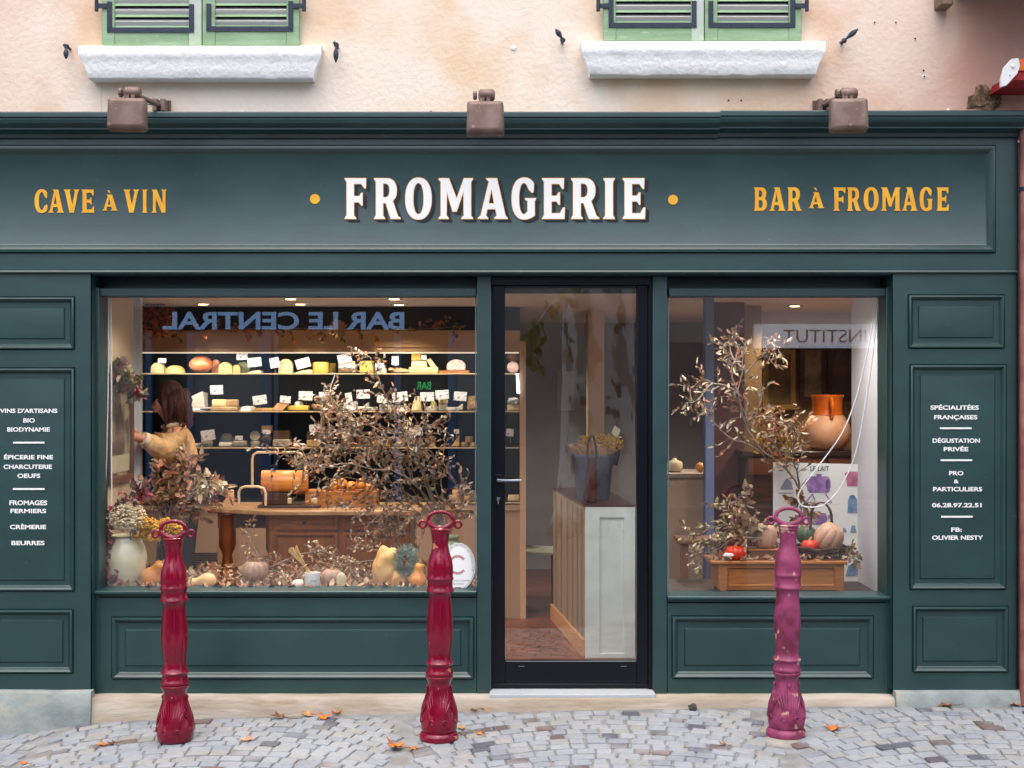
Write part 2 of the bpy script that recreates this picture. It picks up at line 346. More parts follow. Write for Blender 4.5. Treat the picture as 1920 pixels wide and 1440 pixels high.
# pilasters
def pilaster(x0, x1, zb, panels, y=0.012):
    mb = MB(); cuts = [zf0-.016]+[(panels[i][3]+panels[i+1][2])/2 for i in range(len(panels)-1)]+[zb]
    # panels: (px0,px1,z0?)
    return mb, cuts
def make_pilaster(px0, px1, pyb, pans, text, label):
    y = .004; x0, x1 = X(px0, y), X(px1, y); zb = Z(pyb, y); mb = MB(); cs = [zf0-.016]
    for a, b in zip(pans, pans[1:]): cs.append(Z((a[3]+b[2])/2, y))
    cs.append(zb)
    for (a, b, c, d), zt, zl in zip(pans, cs, cs[1:]):
        mb.rings(panel_rings((x0, x1, zl, zt), (X(a,y), X(b,y), Z(d,y), Z(c,y)), y))
    mb.box(x0, x0+.006, y, .3, zb, zf0-.016); mb.box(x1-.006, x1, y, .3, zb, zf0-.016); mb.box(x0, x1, y+.001, .3, zb, zb+.006)
    p = mb.build('pilaster', MP, B); p['label'] = label
    MT = M('white_lettering', (.82,.82,.8), .6)
    for t in text:
        tm = MB()
        if t[0] == '-': tm.box(X(t[1],0), X(t[2],0), .002, .006, Z(t[3]+1.6,0), Z(t[3]-1.6,0))
        else: put_text(tm, t[0], X((t[1]+t[2])/2,0), Z(t[4],0), .0045, (t[4]-t[3])/340*.88, fat=.03, width=(t[2]-t[1])/340)
        tm.build('dash' if t[0] == '-' else 'lettering', MT, p, smooth=0, fix=False)
    return p
make_pilaster(-330, 172, 1296, [(-200,140,557,655),(-200,140,690,1108),(-200,137,1143,1262)],
  [('VINS D\'ARTISANS',-1,107,765,774),('BIO',43,65,783,792),('BIODYNAMIE',13,93,800,809),('-',24,83,830),('ÉPICERIE FINE',7,99,852,861),('CHARCUTERIE',6,97,870,879),('OEUFS',32,75,887,896),('-',24,83,917),('FROMAGES',17,88,937,947),('FERMIERS',19,86,953,962),('CRÈMERIE',18,86,983,992),('BEURRES',21,83,1013,1022)],
  'left panelled pilaster lettered VINS D\'ARTISANS')
make_pilaster(1672, 1908, 1296, [(1703,1883,553,653),(1706,1886,684,1105),(1711,1890,1137,1260)],
  [('SPÉCIALITÉES',1745,1836,759,768),('FRANÇAISES',1752,1833,777,786),('-',1763,1822,803),('DÉGUSTATION',1749,1838,821,830),('PRIVÉE',1770,1816,837,846),('-',1764,1823,863),('PRO',1780,1807,882,891),('&',1789,1798,898,906),('PARTICULIERS',1750,1842,912,921),('06.28.97.22.51',1748,1841,942,951),('-',1765,1824,969),('FB:',1784,1804,988,997),('OLIVIER NESTY',1748,1844,1003,1012)],
  'right panelled pilaster lettered SPÉCIALITÉES FRANÇAISES')
# opening: jambs, header, posts, frames
YB = .10
mb = MB()
mb.box(X(174,YB), X(189,YB), .07, .20, Z(1309,YB), Z(540,YB)); mb.box(X(1659,YB), X(1671,YB), .07, .20, Z(1309,YB), Z(540,YB))
mb.box(X(172,.3), X(893,.15), .09, .24, Z(556,.13), Z(541,.13)); mb.box(X(1252,.15), X(1690,.3), .09, .24, Z(556,.13), Z(541,.13))
mb.build('window_frame', MP, B, bevel=.003)
for a, b in ((894,921),(1224,1251)):
    mb = MB(); mb.box(X(a,.07), X(b,.07), .07, .21, Z(1309,.07), Z(517,.07)); mb.build('post', MP, B, bevel=.004)
def riser(px0, px1, pyt, pan):
    y = .075; mb = MB(); x0, x1, z0, z1 = X(px0,y), X(px1,y), Z(1309,y), Z(pyt+14,y)
    mb.rings(panel_rings((x0,x1,z0,z1), (X(pan[0],y),X(pan[1],y),Z(pan[3],y),Z(pan[2],y)), y, field=.075, mw=.036))
    mb.box(x0, x1, y+.03, .2, z0, z1); mb.build('stall_riser', MP, B)
    zt = Z(pyt+2,.03)
    mb = MB(); mb.prismx([(.045,zt),(.04,zt-.004),(.04,zt-.014),(.05,zt-.02),(.07,zt-.036),(.21,zt-.036),(.21,zt+.004)], X(px0,.05), X(px1,.05)); mb.build('window_sill_rail', MP, B)
    return zt
zl1 = riser(178, 893, 1107, (210,888,1157,1273))
zl2 = riser(1252, 1669, 1117, (1260,1637,1155,1272))
def pane(px0, px1, py0, py1, y=.15):
    mb = MB(); mb.box(X(px0,y), X(px1,y), y, y+.008, Z(py1,y), Z(py0,y)); mb.build('window_pane', MG, B, smooth=0)
    mb = MB(); g = .006; x0, x1, z0, z1 = X(px0,y), X(px1,y), Z(py1,y), Z(py0,y)
    mb.box(x0, x1, y-.008, y-.001, z0, z0+g); mb.box(x0, x1, y-.008, y-.001, z1-g, z1); mb.box(x0, x0+g, y-.008, y-.001, z0+g, z1-g); mb.box(x1-g, x1, y-.008, y-.001, z0+g, z1-g)
    mb.build('glazing_bead', M('grey_bead', s(120,130,135), .4), B)
pane(188.5, 893, 556.5, 1106); pane(1252, 1659, 556.5, 1117)
# door
y = .155; dr = MB(); z0, z1 = Z(1291,y), Z(536,y)
dr.box(X(924,y), X(947,y), y-.03, y+.03, z0, z1); dr.box(X(1193,y), X(1214,y), y-.03, y+.03, z0, z1)
dr.box(X(947,y), X(1193,y), y-.03, y+.03, Z(1284,y), Z(1238,y)); dr.box(X(947,y), X(1193,y), y-.03, y+.03, z1-.012, z1)
dr.box(X(924,y), X(1214,y), y-.042, y-.0305, Z(1286,y), Z(1279,y))
door = dr.build('door', MBK, B, bevel=.003)
mb = MB(); mb.box(X(947,y)-.004, X(1193,y)+.004, y-.004, y+.006, Z(1240,y), z1-.008); mb.build('door_pane', MG, door, smooth=0)
mb = MB(); mb.box(X(948,y), X(1192,y), y-.034, y-.0305, Z(1238.5,y), Z(1237,y))
mb.box(X(972,y), X(983,y), y-.034, y-.0305, Z(1247.5,y), Z(1246.5,y)); mb.box(X(1163,y), X(1174,y), y-.034, y-.0305, Z(1247.5,y), Z(1246.5,y)); mb.build('metal_trim', M('grey_metal', (.3,.32,.34), .4, metal=.8), door)
mb = MB(); hx, hz = X(934,.1), Z(900,.1); mb.box(hx-.018, hx+.018, .116, .124, hz-.03, hz+.03); mb.build('handle_plate', MBK, door, bevel=.003)
mb = MB(); mb.tube([(hx,.12,hz),(hx,.07,hz),(hx+.02,.06,hz),(hx+.13,.062,hz+.001)], [.009,.009,.009,.007], 10); mb.build('handle', MBK if 0 else M('dark_chrome', (.25,.27,.3), .2, metal=1), door)
mb = MB(); mb.lathe([(.0115,0),(.0115,.02),(.009,.024)], (hx, .118, hz-.105), 16, Matrix.Rotation(R(90),3,'X')); mb.obox((hx+.001,.088,hz-.117), .004,.003,.016); mb.build('lock', MCHROME, door)
mb = MB(); mb.box(X(1214.5,y), X(1223,y), y-.05, y+.05, Z(1297,y), Z(534,y)); mb.box(X(921,y), X(923.6,y), y-.05, y+.05, Z(1297,y), Z(534,y)); mb.box(X(921,y), X(1223,y), y-.05, y+.05, z1+.001, Z(518,y)); mb.box(X(922,y), X(1222,y), y-.055, y+.05, Z(1297.5,y), z0-.001)
mb.build('door_frame', MBK, B, bevel=.003)
# stone base
MST = M('pale_stone', s(176,166,152), .85, rgb2=s(156,142,124), scale=5, bump=.6, bscale=24, rgb3=s(150,128,100), s3=7, lo3=.62, hi3=.75, stretch=(.5,1,2))
MCE = M('cement', s(140,148,146), .9, rgb2=s(122,132,130), scale=7, bump=.6, bscale=30, rgb3=s(164,160,146), s3=4, lo3=.55, hi3=.75)
def rough_slab(name, mat, px0, px1, pyt, ybot, y0, y1, segs=40, amp=.006):
    mb = MB(); x0, x1 = X(px0,y0), X(px1,y0); zt = Z(pyt, y0); vs = []; n = segs
    for i in range(n+1):
        x = x0+(x1-x0)*i/n; q = amp*noise.noise((x*3,y0,1))+amp*.5*noise.noise((x*11,y0,7))
        zg = gz(x, y0)-.05
        vs += [(x, y1, zt+q*.4), (x, y0+.012+q, zt+q*.4), (x, y0+q, zt-.012+q), (x, y0-.006+q, (zt+zg)/2), (x, y0-.02+q*1.5, zg)]
    mb.add(vs, [(i*5+j, i*5+j+1, i*5+6+j, i*5+5+j) for i in range(n) for j in range(4)]); mb.add([vs[0],vs[1],vs[2],vs[3],vs[4],(x0,y1,zt-.3)], [(0,1,2,3,4,5)]); mb.add(vs[-5:]+[(x1,y1,zt-.3)], [(0,1,2,3,4,5)])
    return mb.build(name, mat, B, smooth=50)
rough_slab('stone_base', MST, 166, 1684, 1308.5, 0, -.03, .25, 120, .009)
rough_slab('plinth', MCE, -330, 170, 1297, 0, -.052, .012, 40, .008)
rough_slab('plinth', MCE, 1680, 1990, 1298, 0, -.052, .012, 30, .006)
mb = MB(); mb.box(X(918,.02), X(1228,.02), -.022, .25, Z(1312,.0), Z(1299,.02)); mb.build('door_step', M('white_stone', s(172,176,178), .6, bump=.2), B, bevel=.004)
# painted sign lettering
MWH = M('sign_white', (.86,.85,.82), .5); MGO = M('sign_gold', s(238,176,36), .5, rgb2=s(228,160,28), scale=10); MSH = M('sign_shadow', s(10,14,20), .6)
yf = .0085; pos = [('F',20,140),('R',185,332),('O',360,508),('M',548,740),('A',770,935),('G',958,1092),('E',1130,1257),('R',1293,1450),('I',1475,1537),('E',1583,1709)]
hh = 229/3*(D+yf)/F
sh = MB(); go = MB(); wh = MB()
for ch, a, b in pos:
    x = X(640+a/3, yf); z = Z(1232/3, yf); w = (b-a)/3*(D+yf)/F
    for k in range(5): glyph(sh, ch, x, z, yf-.0006*(1+k*.3), hh, w, off=.0005, dx=.0044*(5-k), dz=-.0032*(5-k))
    glyph(go, ch, x, z, yf-.0022, hh, w, off=.0024); glyph(wh, ch, x, z, yf-.0032, hh, w, off=-.0005)
sh.build('letter_shadow', MSH, fas, smooth=0, fix=False)
go.build('letter_outline', MGO, fas, smooth=0, fix=False); wh.build('lettering', MWH, fas, smooth=0, fix=False)
gl = MB()
for ch, a, b in [('C',64,88.5),('A',90,119),('V',119,148),('E',152,176),('V',231,260),('I',266,275.5),('N',284,311.5)]:
    glyph(gl, ch, X(a), Z(398.5), yf-.0015, 43.5/340, (b-a)/340)
glyph(gl, 'A', X(191), Z(394.5), yf-.0015, 30/340, 29/340); glyph(gl, '`', X(201), Z(362), yf-.0015, 36/340)
gl.build('lettering', MGO, fas, smooth=0, fix=False); gl = MB()
for ch, a, b in [('B',1414,1439),('A',1443,1473),('R',1477,1504),('F',1563,1586),('R',1589,1615),('O',1620,1648),('M',1653,1689),('A',1692,1721),('G',1725,1749),('E',1757,1780)]:
    glyph(gl, ch, X(a), Z(395), yf-.0015, 44/340, (b-a)/340)
glyph(gl, 'A', X(1517), Z(390), yf-.0015, 30/340, 29/340); glyph(gl, '`', X(1527), Z(357), yf-.0015, 36/340)
gl.build('lettering', MGO, fas, smooth=0, fix=False)
for px, py in ((590.5,373),(1262,374.5)):
    mb = MB(); c = P(px, py, yf-.0015); mb.add([(c.x+.0275*math.cos(a/32*2*math.pi), c.y, c.z+.0275*math.sin(a/32*2*math.pi)) for a in range(32)], [tuple(range(32))]); mb.build('gold_dot', MGO, fas, smooth=0, fix=False)
# upper windows: shutters and sills
MSHU = M('shutter_green', s(140,168,132), .62, rgb2=s(124,154,116), scale=5, stretch=(.6,4,3), bump=.25, bscale=22, rgb3=s(160,176,148), s3=26, lo3=.64, hi3=.72)
MSHG = M('shutter_weathered', s(186,190,186), .7, rgb2=s(160,184,148), scale=4, bump=.25, bscale=22)
MSIL = M('rough_white_render', (.90,.88,.85), .9, bump=.55, bscale=40, rgb2=(.76,.73,.68), scale=9, lo=.58, hi=.72)
def shutter(px0, px1, pyb, iron, side, yz=.045):
    x0, x1 = X(px0,yz), X(px1,yz); zb = Z(pyb,yz); zt = zb+1.5; st = 24/340; br = 30/340
    mb = MB(); mb.box(x0, x0+st, yz, yz+.035, zb, zt); mb.m = 1 if side < 0 else 0; mb.box(x1-st, x1, yz, yz+.035, zb, zt); mb.m = 0; mb.box(x0+st, x1-st, yz+.002, yz+.033, zb, zb+br); mb.box(x0+st, x1-st, yz+.002, yz+.033, zt-st, zt)
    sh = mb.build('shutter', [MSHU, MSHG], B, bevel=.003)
    z = zb+br+.02; sl = MB(); k = 0
    while z < zt-.1:
        sl.prismx([(yz+.004,z-.012),(yz+.008,z-.014),(yz+.048,z+.034),(yz+.044,z+.037)], x0+st, x1-st)
        sl.m = 1; sl.prismx([(yz+.006,z+.024),(yz+.0185,z+.003),(yz+.042,z+.034),(yz+.034,z+.046)], x0+st, x1-st); sl.m = 0
        z += .062
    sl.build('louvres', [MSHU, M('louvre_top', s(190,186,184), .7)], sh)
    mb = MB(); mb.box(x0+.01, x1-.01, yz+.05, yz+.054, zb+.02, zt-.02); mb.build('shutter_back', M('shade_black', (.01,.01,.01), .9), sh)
    (a, b, t0, t1, h) = iron; w = 9.5/340
    mb = MB(); y0 = yz-.006; xa, xb, zz = X(a,yz), X(b,yz), Z(h,yz)
    mb.box(xa, xb, y0, yz-.0005, zz, zz+w); mb.box(xa, xa+w, y0, yz-.0005, zz+w, Z(t0,yz)); mb.box(xb-w, xb, y0, yz-.0005, zz+w, Z(t1,yz))
    for i in range(5): mb.ell((xa+.012+(xb-xa-.024)*i/4, y0, zz+w/2), .005, .004, .005, 8, 4)
    if side < 0: mb.box(x0-.03, xa+.001, y0-.004, yz-.0004, Z(16,yz), Z(7,yz)); mb.lathe([(.011,-.035),(.011,.04)], (x0-.028,y0,Z(10,yz)), 10)
    else: mb.box(xb-.001, x1+.03, y0-.004, yz-.0004, Z(16,yz), Z(7,yz)); mb.lathe([(.011,-.035),(.011,.04)], (x1+.028,y0,Z(10,yz)), 10)
    mb.build('iron_strap', MIR, sh, bevel=.0015)
shutter(191, 378, 84.5, (201,364,3,8,61), -1); shutter(379.5, 561, 84, (387,550,7,2,59), 1)
shutter(1131, 1320, 76, (1141,1306,-2,2,52), -1); shutter(1321.5, 1503, 76, (1328,1491,2,-2,52), 1)
def wsill(px0, px1, pyt, pyb):
    y0 = -.015; mb = MB(); n = 46; vs = []; prof = [(.12,1.0,0),(y0+.012,1.0,0),(y0,.93,0),(y0,.68,0),(y0+.006,.62,.1),(y0+.016,.36,.62),(y0+.022,.05,.95),(y0+.03,0,1.0),(.12,0,1.0)]
    zt, zb = Z(pyt,y0), Z(pyb,y0); x0, x1 = X(px0,y0), X(px1,y0); tp = 17/340
    for i in range(n+1):
        for j, (yy, f, k) in enumerate(prof):
            t = i/n; x = (x0+tp*k)+(x1-x0-2*tp*k)*t; q = noise.noise((x*14, j*1.3, pyt))*.0018
            vs.append((x, yy+q if yy < .1 else yy, zb+(zt-zb)*f+q*.8))
    m_ = len(prof); mb.add(vs, [(i*m_+j, i*m_+j+1, (i+1)*m_+j+1, (i+1)*m_+j) for i in range(n) for j in range(m_-1)]+[tuple(range(m_)), tuple(range(n*m_, n*m_+m_))])
    mb.build('window_sill', MSIL, B, smooth=50)
wsill(147, 602, 85, 146); wsill(1090, 1548, 76.5, 139)
# patch of broken render, filler spots and screws on the wall
mb = MB(); c = P(1845,187,.095); mb.ell(c, .075,.018,.062, 22, 12, nz=.9, seed=4); mb.build('broken_render', M('rubble', s(150,122,92), .95, rgb2=s(92,70,50), scale=30, bump=1, bscale=50), B)
for px, py, r in ((454,211,.014),(963,90,.017),(1733,143,.012),(1778,206,.010)):
    mb = MB(); mb.ell(P(px,py,.098), r,.004,r*.8, 10, 6, nz=.4, seed=px); mb.build('filler_patch', M('filler', (.8,.79,.77), .8), B)
for px, py in ((808,209),(1366,188),(1390,188),(1716,72),(1732,132),(1640,42),(1680,42),(455,212),(1733,143)):
    mb = MB(); mb.ell(P(px,py,.095), .005,.004,.005, 8, 5); mb.build('screw_hole', M('dark_hole', (.03,.025,.02), .9), B)
for (a, b, c_, d) in ((192,95,190,212),(1530,138,1545,180)):
    mb = MB(); pts = [P(a+(c_-a)*t/8+random.uniform(-2,2), b+(d-b)*t/8, .0995) for t in range(9)]; mb.tube(pts, .0012, 4)
    mb.build('hairline_crack', M('crack', s(205,172,140), .95), B)

# ================= interior of the shop (parts of the building) =================
MFL = bpy.data.materials.new('terracotta_floor'); MFL.use_nodes = True
_N = MFL.node_tree.nodes; _L = MFL.node_tree.links; _br = _N.new('ShaderNodeTexBrick'); _tc = _N.new('ShaderNodeTexCoord'); _L.new(_tc.outputs['Object'], _br.inputs[0])
_br.inputs['Color1'].default_value = (*s(126,66,44),1); _br.inputs['Color2'].default_value = (*s(92,48,36),1); _br.inputs['Mortar'].default_value = (*s(80,60,50),1); _br.inputs['Scale'].default_value = 4
_L.new(_br.outputs[0], _N['Principled BSDF'].inputs['Base Color']); _N['Principled BSDF'].inputs['Roughness'].default_value = .35
ZF = .05; ZCE = 2.35
mb = MB(); mb.box(-3.6, 3.6, .06, 5.4, ZF-.1, ZF); mb.build('interior_floor', MFL, B)
MCEI = M('ceiling_white', s(214,206,196), .8); MBEI = M('beige_wall', s(190,166,134), .8); MGW = M('grey_wall', s(150,146,142), .85, rgb2=s(140,136,132), scale=2)
mb = MB(); mb.box(-3.6, 3.6, .25, 5.4, ZCE, ZCE+.1); mb.build('ceiling', MCEI, B)
mb = MB(); mb.box(-3.6, 3.6, 5.2, 5.3, ZF, ZCE); mb.build('back_wall', MGW, B)
mb = MB(); mb.box(-3.6, -3.5, .3, 5.3, ZF, ZCE); mb.build('side_wall', MBEI, B); mb = MB(); mb.box(3.5, 3.6, .3, 5.3, ZF, ZCE); mb.build('side_wall', MBEI, B)
xc = X(191,.24)
mb = MB(); mb.box(xc-.1, xc, .2, .86, ZF, ZCE); mb.build('window_cheek', MBEI, B)
xr = X(1655,.24); mb = MB(); mb.box(xr, xr+.1, .2, .95, ZF, ZCE); mb.build('window_cheek', M('cheek_white', s(212,210,212), .7), B)
mb = MB(); mb.box(xr+.1, 3.5, .3, .4, ZF, ZCE); mb.build('inner_lining', MGW, B); mb = MB(); mb.box(-3.5, xc-.1, .3, .4, ZF, ZCE); mb.build('inner_lining', MGW, B)
# display ledges
ZL1 = .612; ZL2 = .575
mb = MB(); mb.box(xc, X(893,.2), .17, .86, ZL1-.04, ZL1); mb.build('display_ledge', M('ledge_white', s(190,180,165), .6), B)
mb = MB(); mb.box(xc, X(893,.2), .82, .86, ZF, ZL1-.041); mb.build('ledge_front', MBEI, B)
mb = MB(); mb.box(X(1252,.2), xr, .17, .9, ZL2-.04, ZL2); mb.build('display_ledge', M('ledge_dark', s(66,52,44), .5), B)
# white posts beside the left cheek, column and partitions
mb = MB()
for a, b, yy in ((236,246,.9),(249,263,.94)): mb.box(X(a,yy), X(b,yy), yy, yy+.05, ZF, ZCE)
mb.build('white_post', M('post_white', s(190,192,198), .5), B)
mb = MB(); mb.box(X(1103,3.2), X(1133,3.2), 3.2, 3.5, ZF, ZCE); mb.build('column', M('column_beige', s(214,186,150), .7), B)
mb = MB(); mb.box(X(1323,1.3), X(1339,1.3), 1.3, 1.42, ZF, ZCE); mb.build('column', M('blue_grey', s(96,108,140), .6), B)
mb = MB(); mb.box(X(1341,2.0), X(1396,2.0), 2.0, 2.1, ZF, ZCE); mb.build('partition', M('brown_wall', s(98,48,34), .75), B)
mb = MB(); mb.box(X(1396,2.4), X(1428,2.4), 2.4, 2.5, ZF, ZCE); mb.build('partition', M('olive_wall', s(130,106,70), .75), B)
mb = MB(); mb.box(X(1428,3.4), 3.5, 3.4, 3.5, ZF, Z(652,3.4)); mb.build('partition', M('olive_wall'), B)
mb = MB(); mb.box(X(1428,3.4), 3.5, 3.35, 3.5, Z(652,3.4)+.001, ZCE); mb.build('partition', M('pale_band', s(190,190,200), .7), B)
# downlights
def downlight(px, py, power=16, col=(1,.78,.55), n=[0]):
    dist = (ZCE-ZC)*F/(720-py); y_ = dist-D; x = X(px, y_)
    LB = ['foremost round ceiling spotlight above the cheese display', 'round ceiling spotlight']
    t = thing('ceiling_spotlight', (x, y_, ZCE), DLN[n[0]], 'ceiling light', 'ceiling spotlights in the shop'); n[0] += 1
    mb = MB(); mb.lathe([(.055,-.008),(.06,-.004),(.06,0)], (x,y_,ZCE-.001), 20); mb.build('bezel', MCHROME, t)
    mb = MB(); mb.lathe([(.034,-.011),(.034,-.0085)], (x,y_,ZCE-.001), 18); mb.build('lamp_disc', M('lit_lens', (1,.8,.5), .5, emis=(1,.74,.42), es=3.2), t)
    l = bpy.data.lights.new('spot', 'SPOT'); l.energy = power; l.color = col; l.spot_size = R(125); l.spot_blend = .7; l.shadow_soft_size = .05
    o = bpy.data.objects.new('spot_beam', l); C.objects.link(o); o.parent = t; o.location = (0,0,-.03)
    return t
DLN = ['leftmost lit ceiling spotlight above the cheese shelves', 'lit ceiling spotlight nearest the window above the middle of the display', 'lit ceiling spotlight just behind the middle one', 'lit ceiling spotlight nearest the window on the right of the display', 'lit ceiling spotlight behind the rightmost one of the left window', 'ceiling spotlight beyond the door glass', 'ceiling spotlight above the jar in the right window', 'ceiling spotlight above the wooden crate in the right window']
for px, py in ((381,568.5),(545,558.5),(563,568.5),(739,558.5),(748,569.5)): downlight(px, py, 20)
DLN[5] = 'lone warm ceiling spotlight seen through the right window'
downlight(1490, 572, 70)
def fill_spot(x, y_, power, label, col=(1,.92,.80)):  # unseen spotlights added to brighten the window displays and the back of the shop
    t = thing('ceiling_spotlight', (x, y_, ZCE), label, 'ceiling light', 'ceiling spotlights in the shop')
    mb = MB(); mb.lathe([(.055,-.008),(.06,-.004),(.06,0)], (x,y_,ZCE-.001), 20); mb.build('bezel', MCHROME, t)
    mb = MB(); mb.lathe([(.043,-.011),(.043,-.0085)], (x,y_,ZCE-.001), 18); mb.build('lamp_disc', M('lit_lens'), t)
    l = bpy.data.lights.new('spot', 'SPOT'); l.energy = power; l.color = col; l.spot_size = R(140); l.spot_blend = .8; l.shadow_soft_size = .06
    o = bpy.data.objects.new('spot_beam', l); C.objects.link(o); o.parent = t; o.location = (0,0,-.03)
for i, x in enumerate((-1.9,-1.4,-.9,-.4)): fill_spot(x, .42, [16,25,26,24][i], ['first','second','third','fourth'][i]+' added unseen spotlight from the left, just inside the left window head')
for i, x in enumerate((1.1,1.75)): fill_spot(x, .42, 19, ['left','right'][i]+' added unseen spotlight of the pair just inside the right window head', (1,.97,.94))
fill_spot(X(905,3.6), 3.6, 30, 'added spotlight deep in the shop, hidden behind the post left of the door', (1,.95,.88)); fill_spot(X(1237,3.4), 3.4, 50, 'added spotlight deep in the shop, hidden behind the post right of the door', (1,.95,.88))
fill_spot(2.2, 1.12, 34, 'added spotlight above the glazed jar, hidden by the right window head')
# ================= sign lamps over the fascia =================
MLB = M('lamp_brown', s(122,100,90), .5, rgb2=s(106,82,72), scale=14, metal=.25, bump=.06, bscale=60, rgb3=s(150,128,118), s3=30, lo3=.62, hi3=.75)
def sign_lamp(cx, top, bot, wpx, jx, jy, bx, by, label, rot, lean):
    y = -.62; t = thing('wall_lamp', (X(bx,.1), .1, Z(by,.1)), label, 'lamp', 'floodlights above the shop sign')
    c = P(cx, (top+bot)/2, y); w = wpx/2*(D+y)/F; h = (bot-top)/2*(D+y)/F
    rt = Matrix.Rotation(R(rot),3,'Z') @ Matrix.Rotation(R(lean),3,'X')
    mb = MB(); vs = []
    for (yy, k, kz) in ((-.045,.90,.90),(-.03,1,1),(.03,1.02,1.02),(.045,1.0,1.0)):
        for a, b in ((-w,-h),(w,-h),(w*.96,h),(-w*.96,h)): vs.append(c + rt @ Vector((a*k, yy, b*kz)))
    mb.add(vs, [(k*4+i, k*4+(i+1)%4, k*4+4+(i+1)%4, k*4+4+i) for k in range(3) for i in range(4)]+[(0,1,2,3),(12,13,14,15)])
    mb.build('lamp_head', MLB, t, bevel=.014, seg=3)
    mb = MB(); mb.add([c + rt @ Vector((a, .0465, b)) for a, b in ((-w*.85,-h*.85),(w*.85,-h*.85),(w*.85,h*.85),(-w*.85,h*.85))], [(0,1,2,3)]); mb.build('lamp_glass', M('lamp_glass', (.5,.5,.5), .1), t)
    j = P(jx, jy, y); b = P(bx, by, .0)
    mb = MB(); mb.tube([j+Vector((0,.03,0)), Vector((b.x,.0,b.z))], .014, 12); mb.build('arm', MLB, t)
    mb = MB(); mb.lathe([(.02,-.042),(.026,-.036),(.03,-.03),(.03,.03),(.026,.036),(.02,.042)], j+Vector((.012,.02,0)), 18, Matrix.Rotation(R(90),3,'Y')); mb.lathe([(.018,-.062),(.024,-.058),(.024,-.046),(.018,-.042)], j+Vector((.005,.02,0)), 10, Matrix.Rotation(R(90),3,'Y')); mb.build('pivot', MLB, t)
    mb = MB(); mb.obox(j+Vector((-.012,.0,-.045)), .014, .006, .05); mb.obox(j+Vector((.02,.0,-.045)), .010, .006, .05); mb.build('yoke', MLB, t, bevel=.003)
    mb = MB(); w2 = 15*(D+.1)/F; h2 = 14*(D+.1)/F; mb.box(b.x-w2, b.x+w2, .085, .10, b.z-h2-.03, b.z+h2)
    mb.box(b.x-w2*.75, b.x-w2*.2, .0, .085, b.z-h2*.8, b.z+h2*.8); mb.box(b.x+w2*.2, b.x+w2*.75, .0, .085, b.z-h2*.8, b.z+h2*.8)
    for i in (-1,1): mb.ell((b.x+i*w2*.85,.083,b.z+h2*.8), .004,.004,.004, 6, 4)
    mb.build('wall_bracket', MLB, t, bevel=.003)
    mb = MB(); mb.tube([Vector((b.x+w2*.5,.06,b.z-h2)), Vector((b.x+w2*1.2,.075,b.z-h2-.015)), Vector((b.x+w2*1.5,.088,b.z-h2-.04))], .004, 6); mb.tube([j+Vector((.018,.05,.0)), j+Vector((.022,.16,-.035)), (j+b)/2+Vector((.018,0,-.03)), Vector((b.x+.012,.0,b.z-.01))], .0035, 6); mb.build('cable', MBK, t)
sign_lamp(239, 186, 245, 71, 242, 172, 297, 196, 'brown floodlight with its arm bending right, above CAVE À VIN', 7, -4)
sign_lamp(910, 192, 253, 70, 908, 177, 910, 200, 'brown floodlight seen straight on above FROMAGERIE', 0, -6)
sign_lamp(1591, 187, 247, 70, 1589, 174, 1546, 196, 'brown floodlight with its arm bending left, above BAR À FROMAGE', -6, -4)
# shutter holdbacks
def holdback(px, py, ang, ln, label):
    c = P(px, py, .05); t = thing('shutter_holdback', (c.x,.1,c.z), label, 'shutter holdback', 'iron shutter holdbacks on the wall')
    mb = MB(); mb.tube([(c.x,.1,c.z),(c.x,.04,c.z)], .008, 8); mb.ell((c.x,.04,c.z), .015,.01,.015, 10, 6); mb.build('pin', MIR, t)
    d = Vector((math.cos(R(ang)), -.1, math.sin(R(ang)))).normalized(); L = ln/340
    mb = MB(); mb.tube([c+d*L*k+Vector((0,-.02,0)) for k in (0,.15,.3,.5,.7,.88,1)], [.006,.006,.009,.015,.014,.008,.003], 8)
    mb.tube([c+Vector((0,-.02,0)), c-d*L*.18+Vector((-.012,-.02,-.006))], [.007,.009], 8); mb.build('catch', MIR, t)
holdback(126, 88, -88, 25, 'small dark iron shutter holdback left of the left window sill')
holdback(631, 85, -90, 35, 'long hanging iron shutter holdback right of the left window sill')
holdback(1055, 76, 125, 24, 'iron shutter holdback tilted up to the left beside the right sill')
holdback(1582, 77, 40, 32, 'iron shutter holdback pointing up to the right, beyond the right sill')
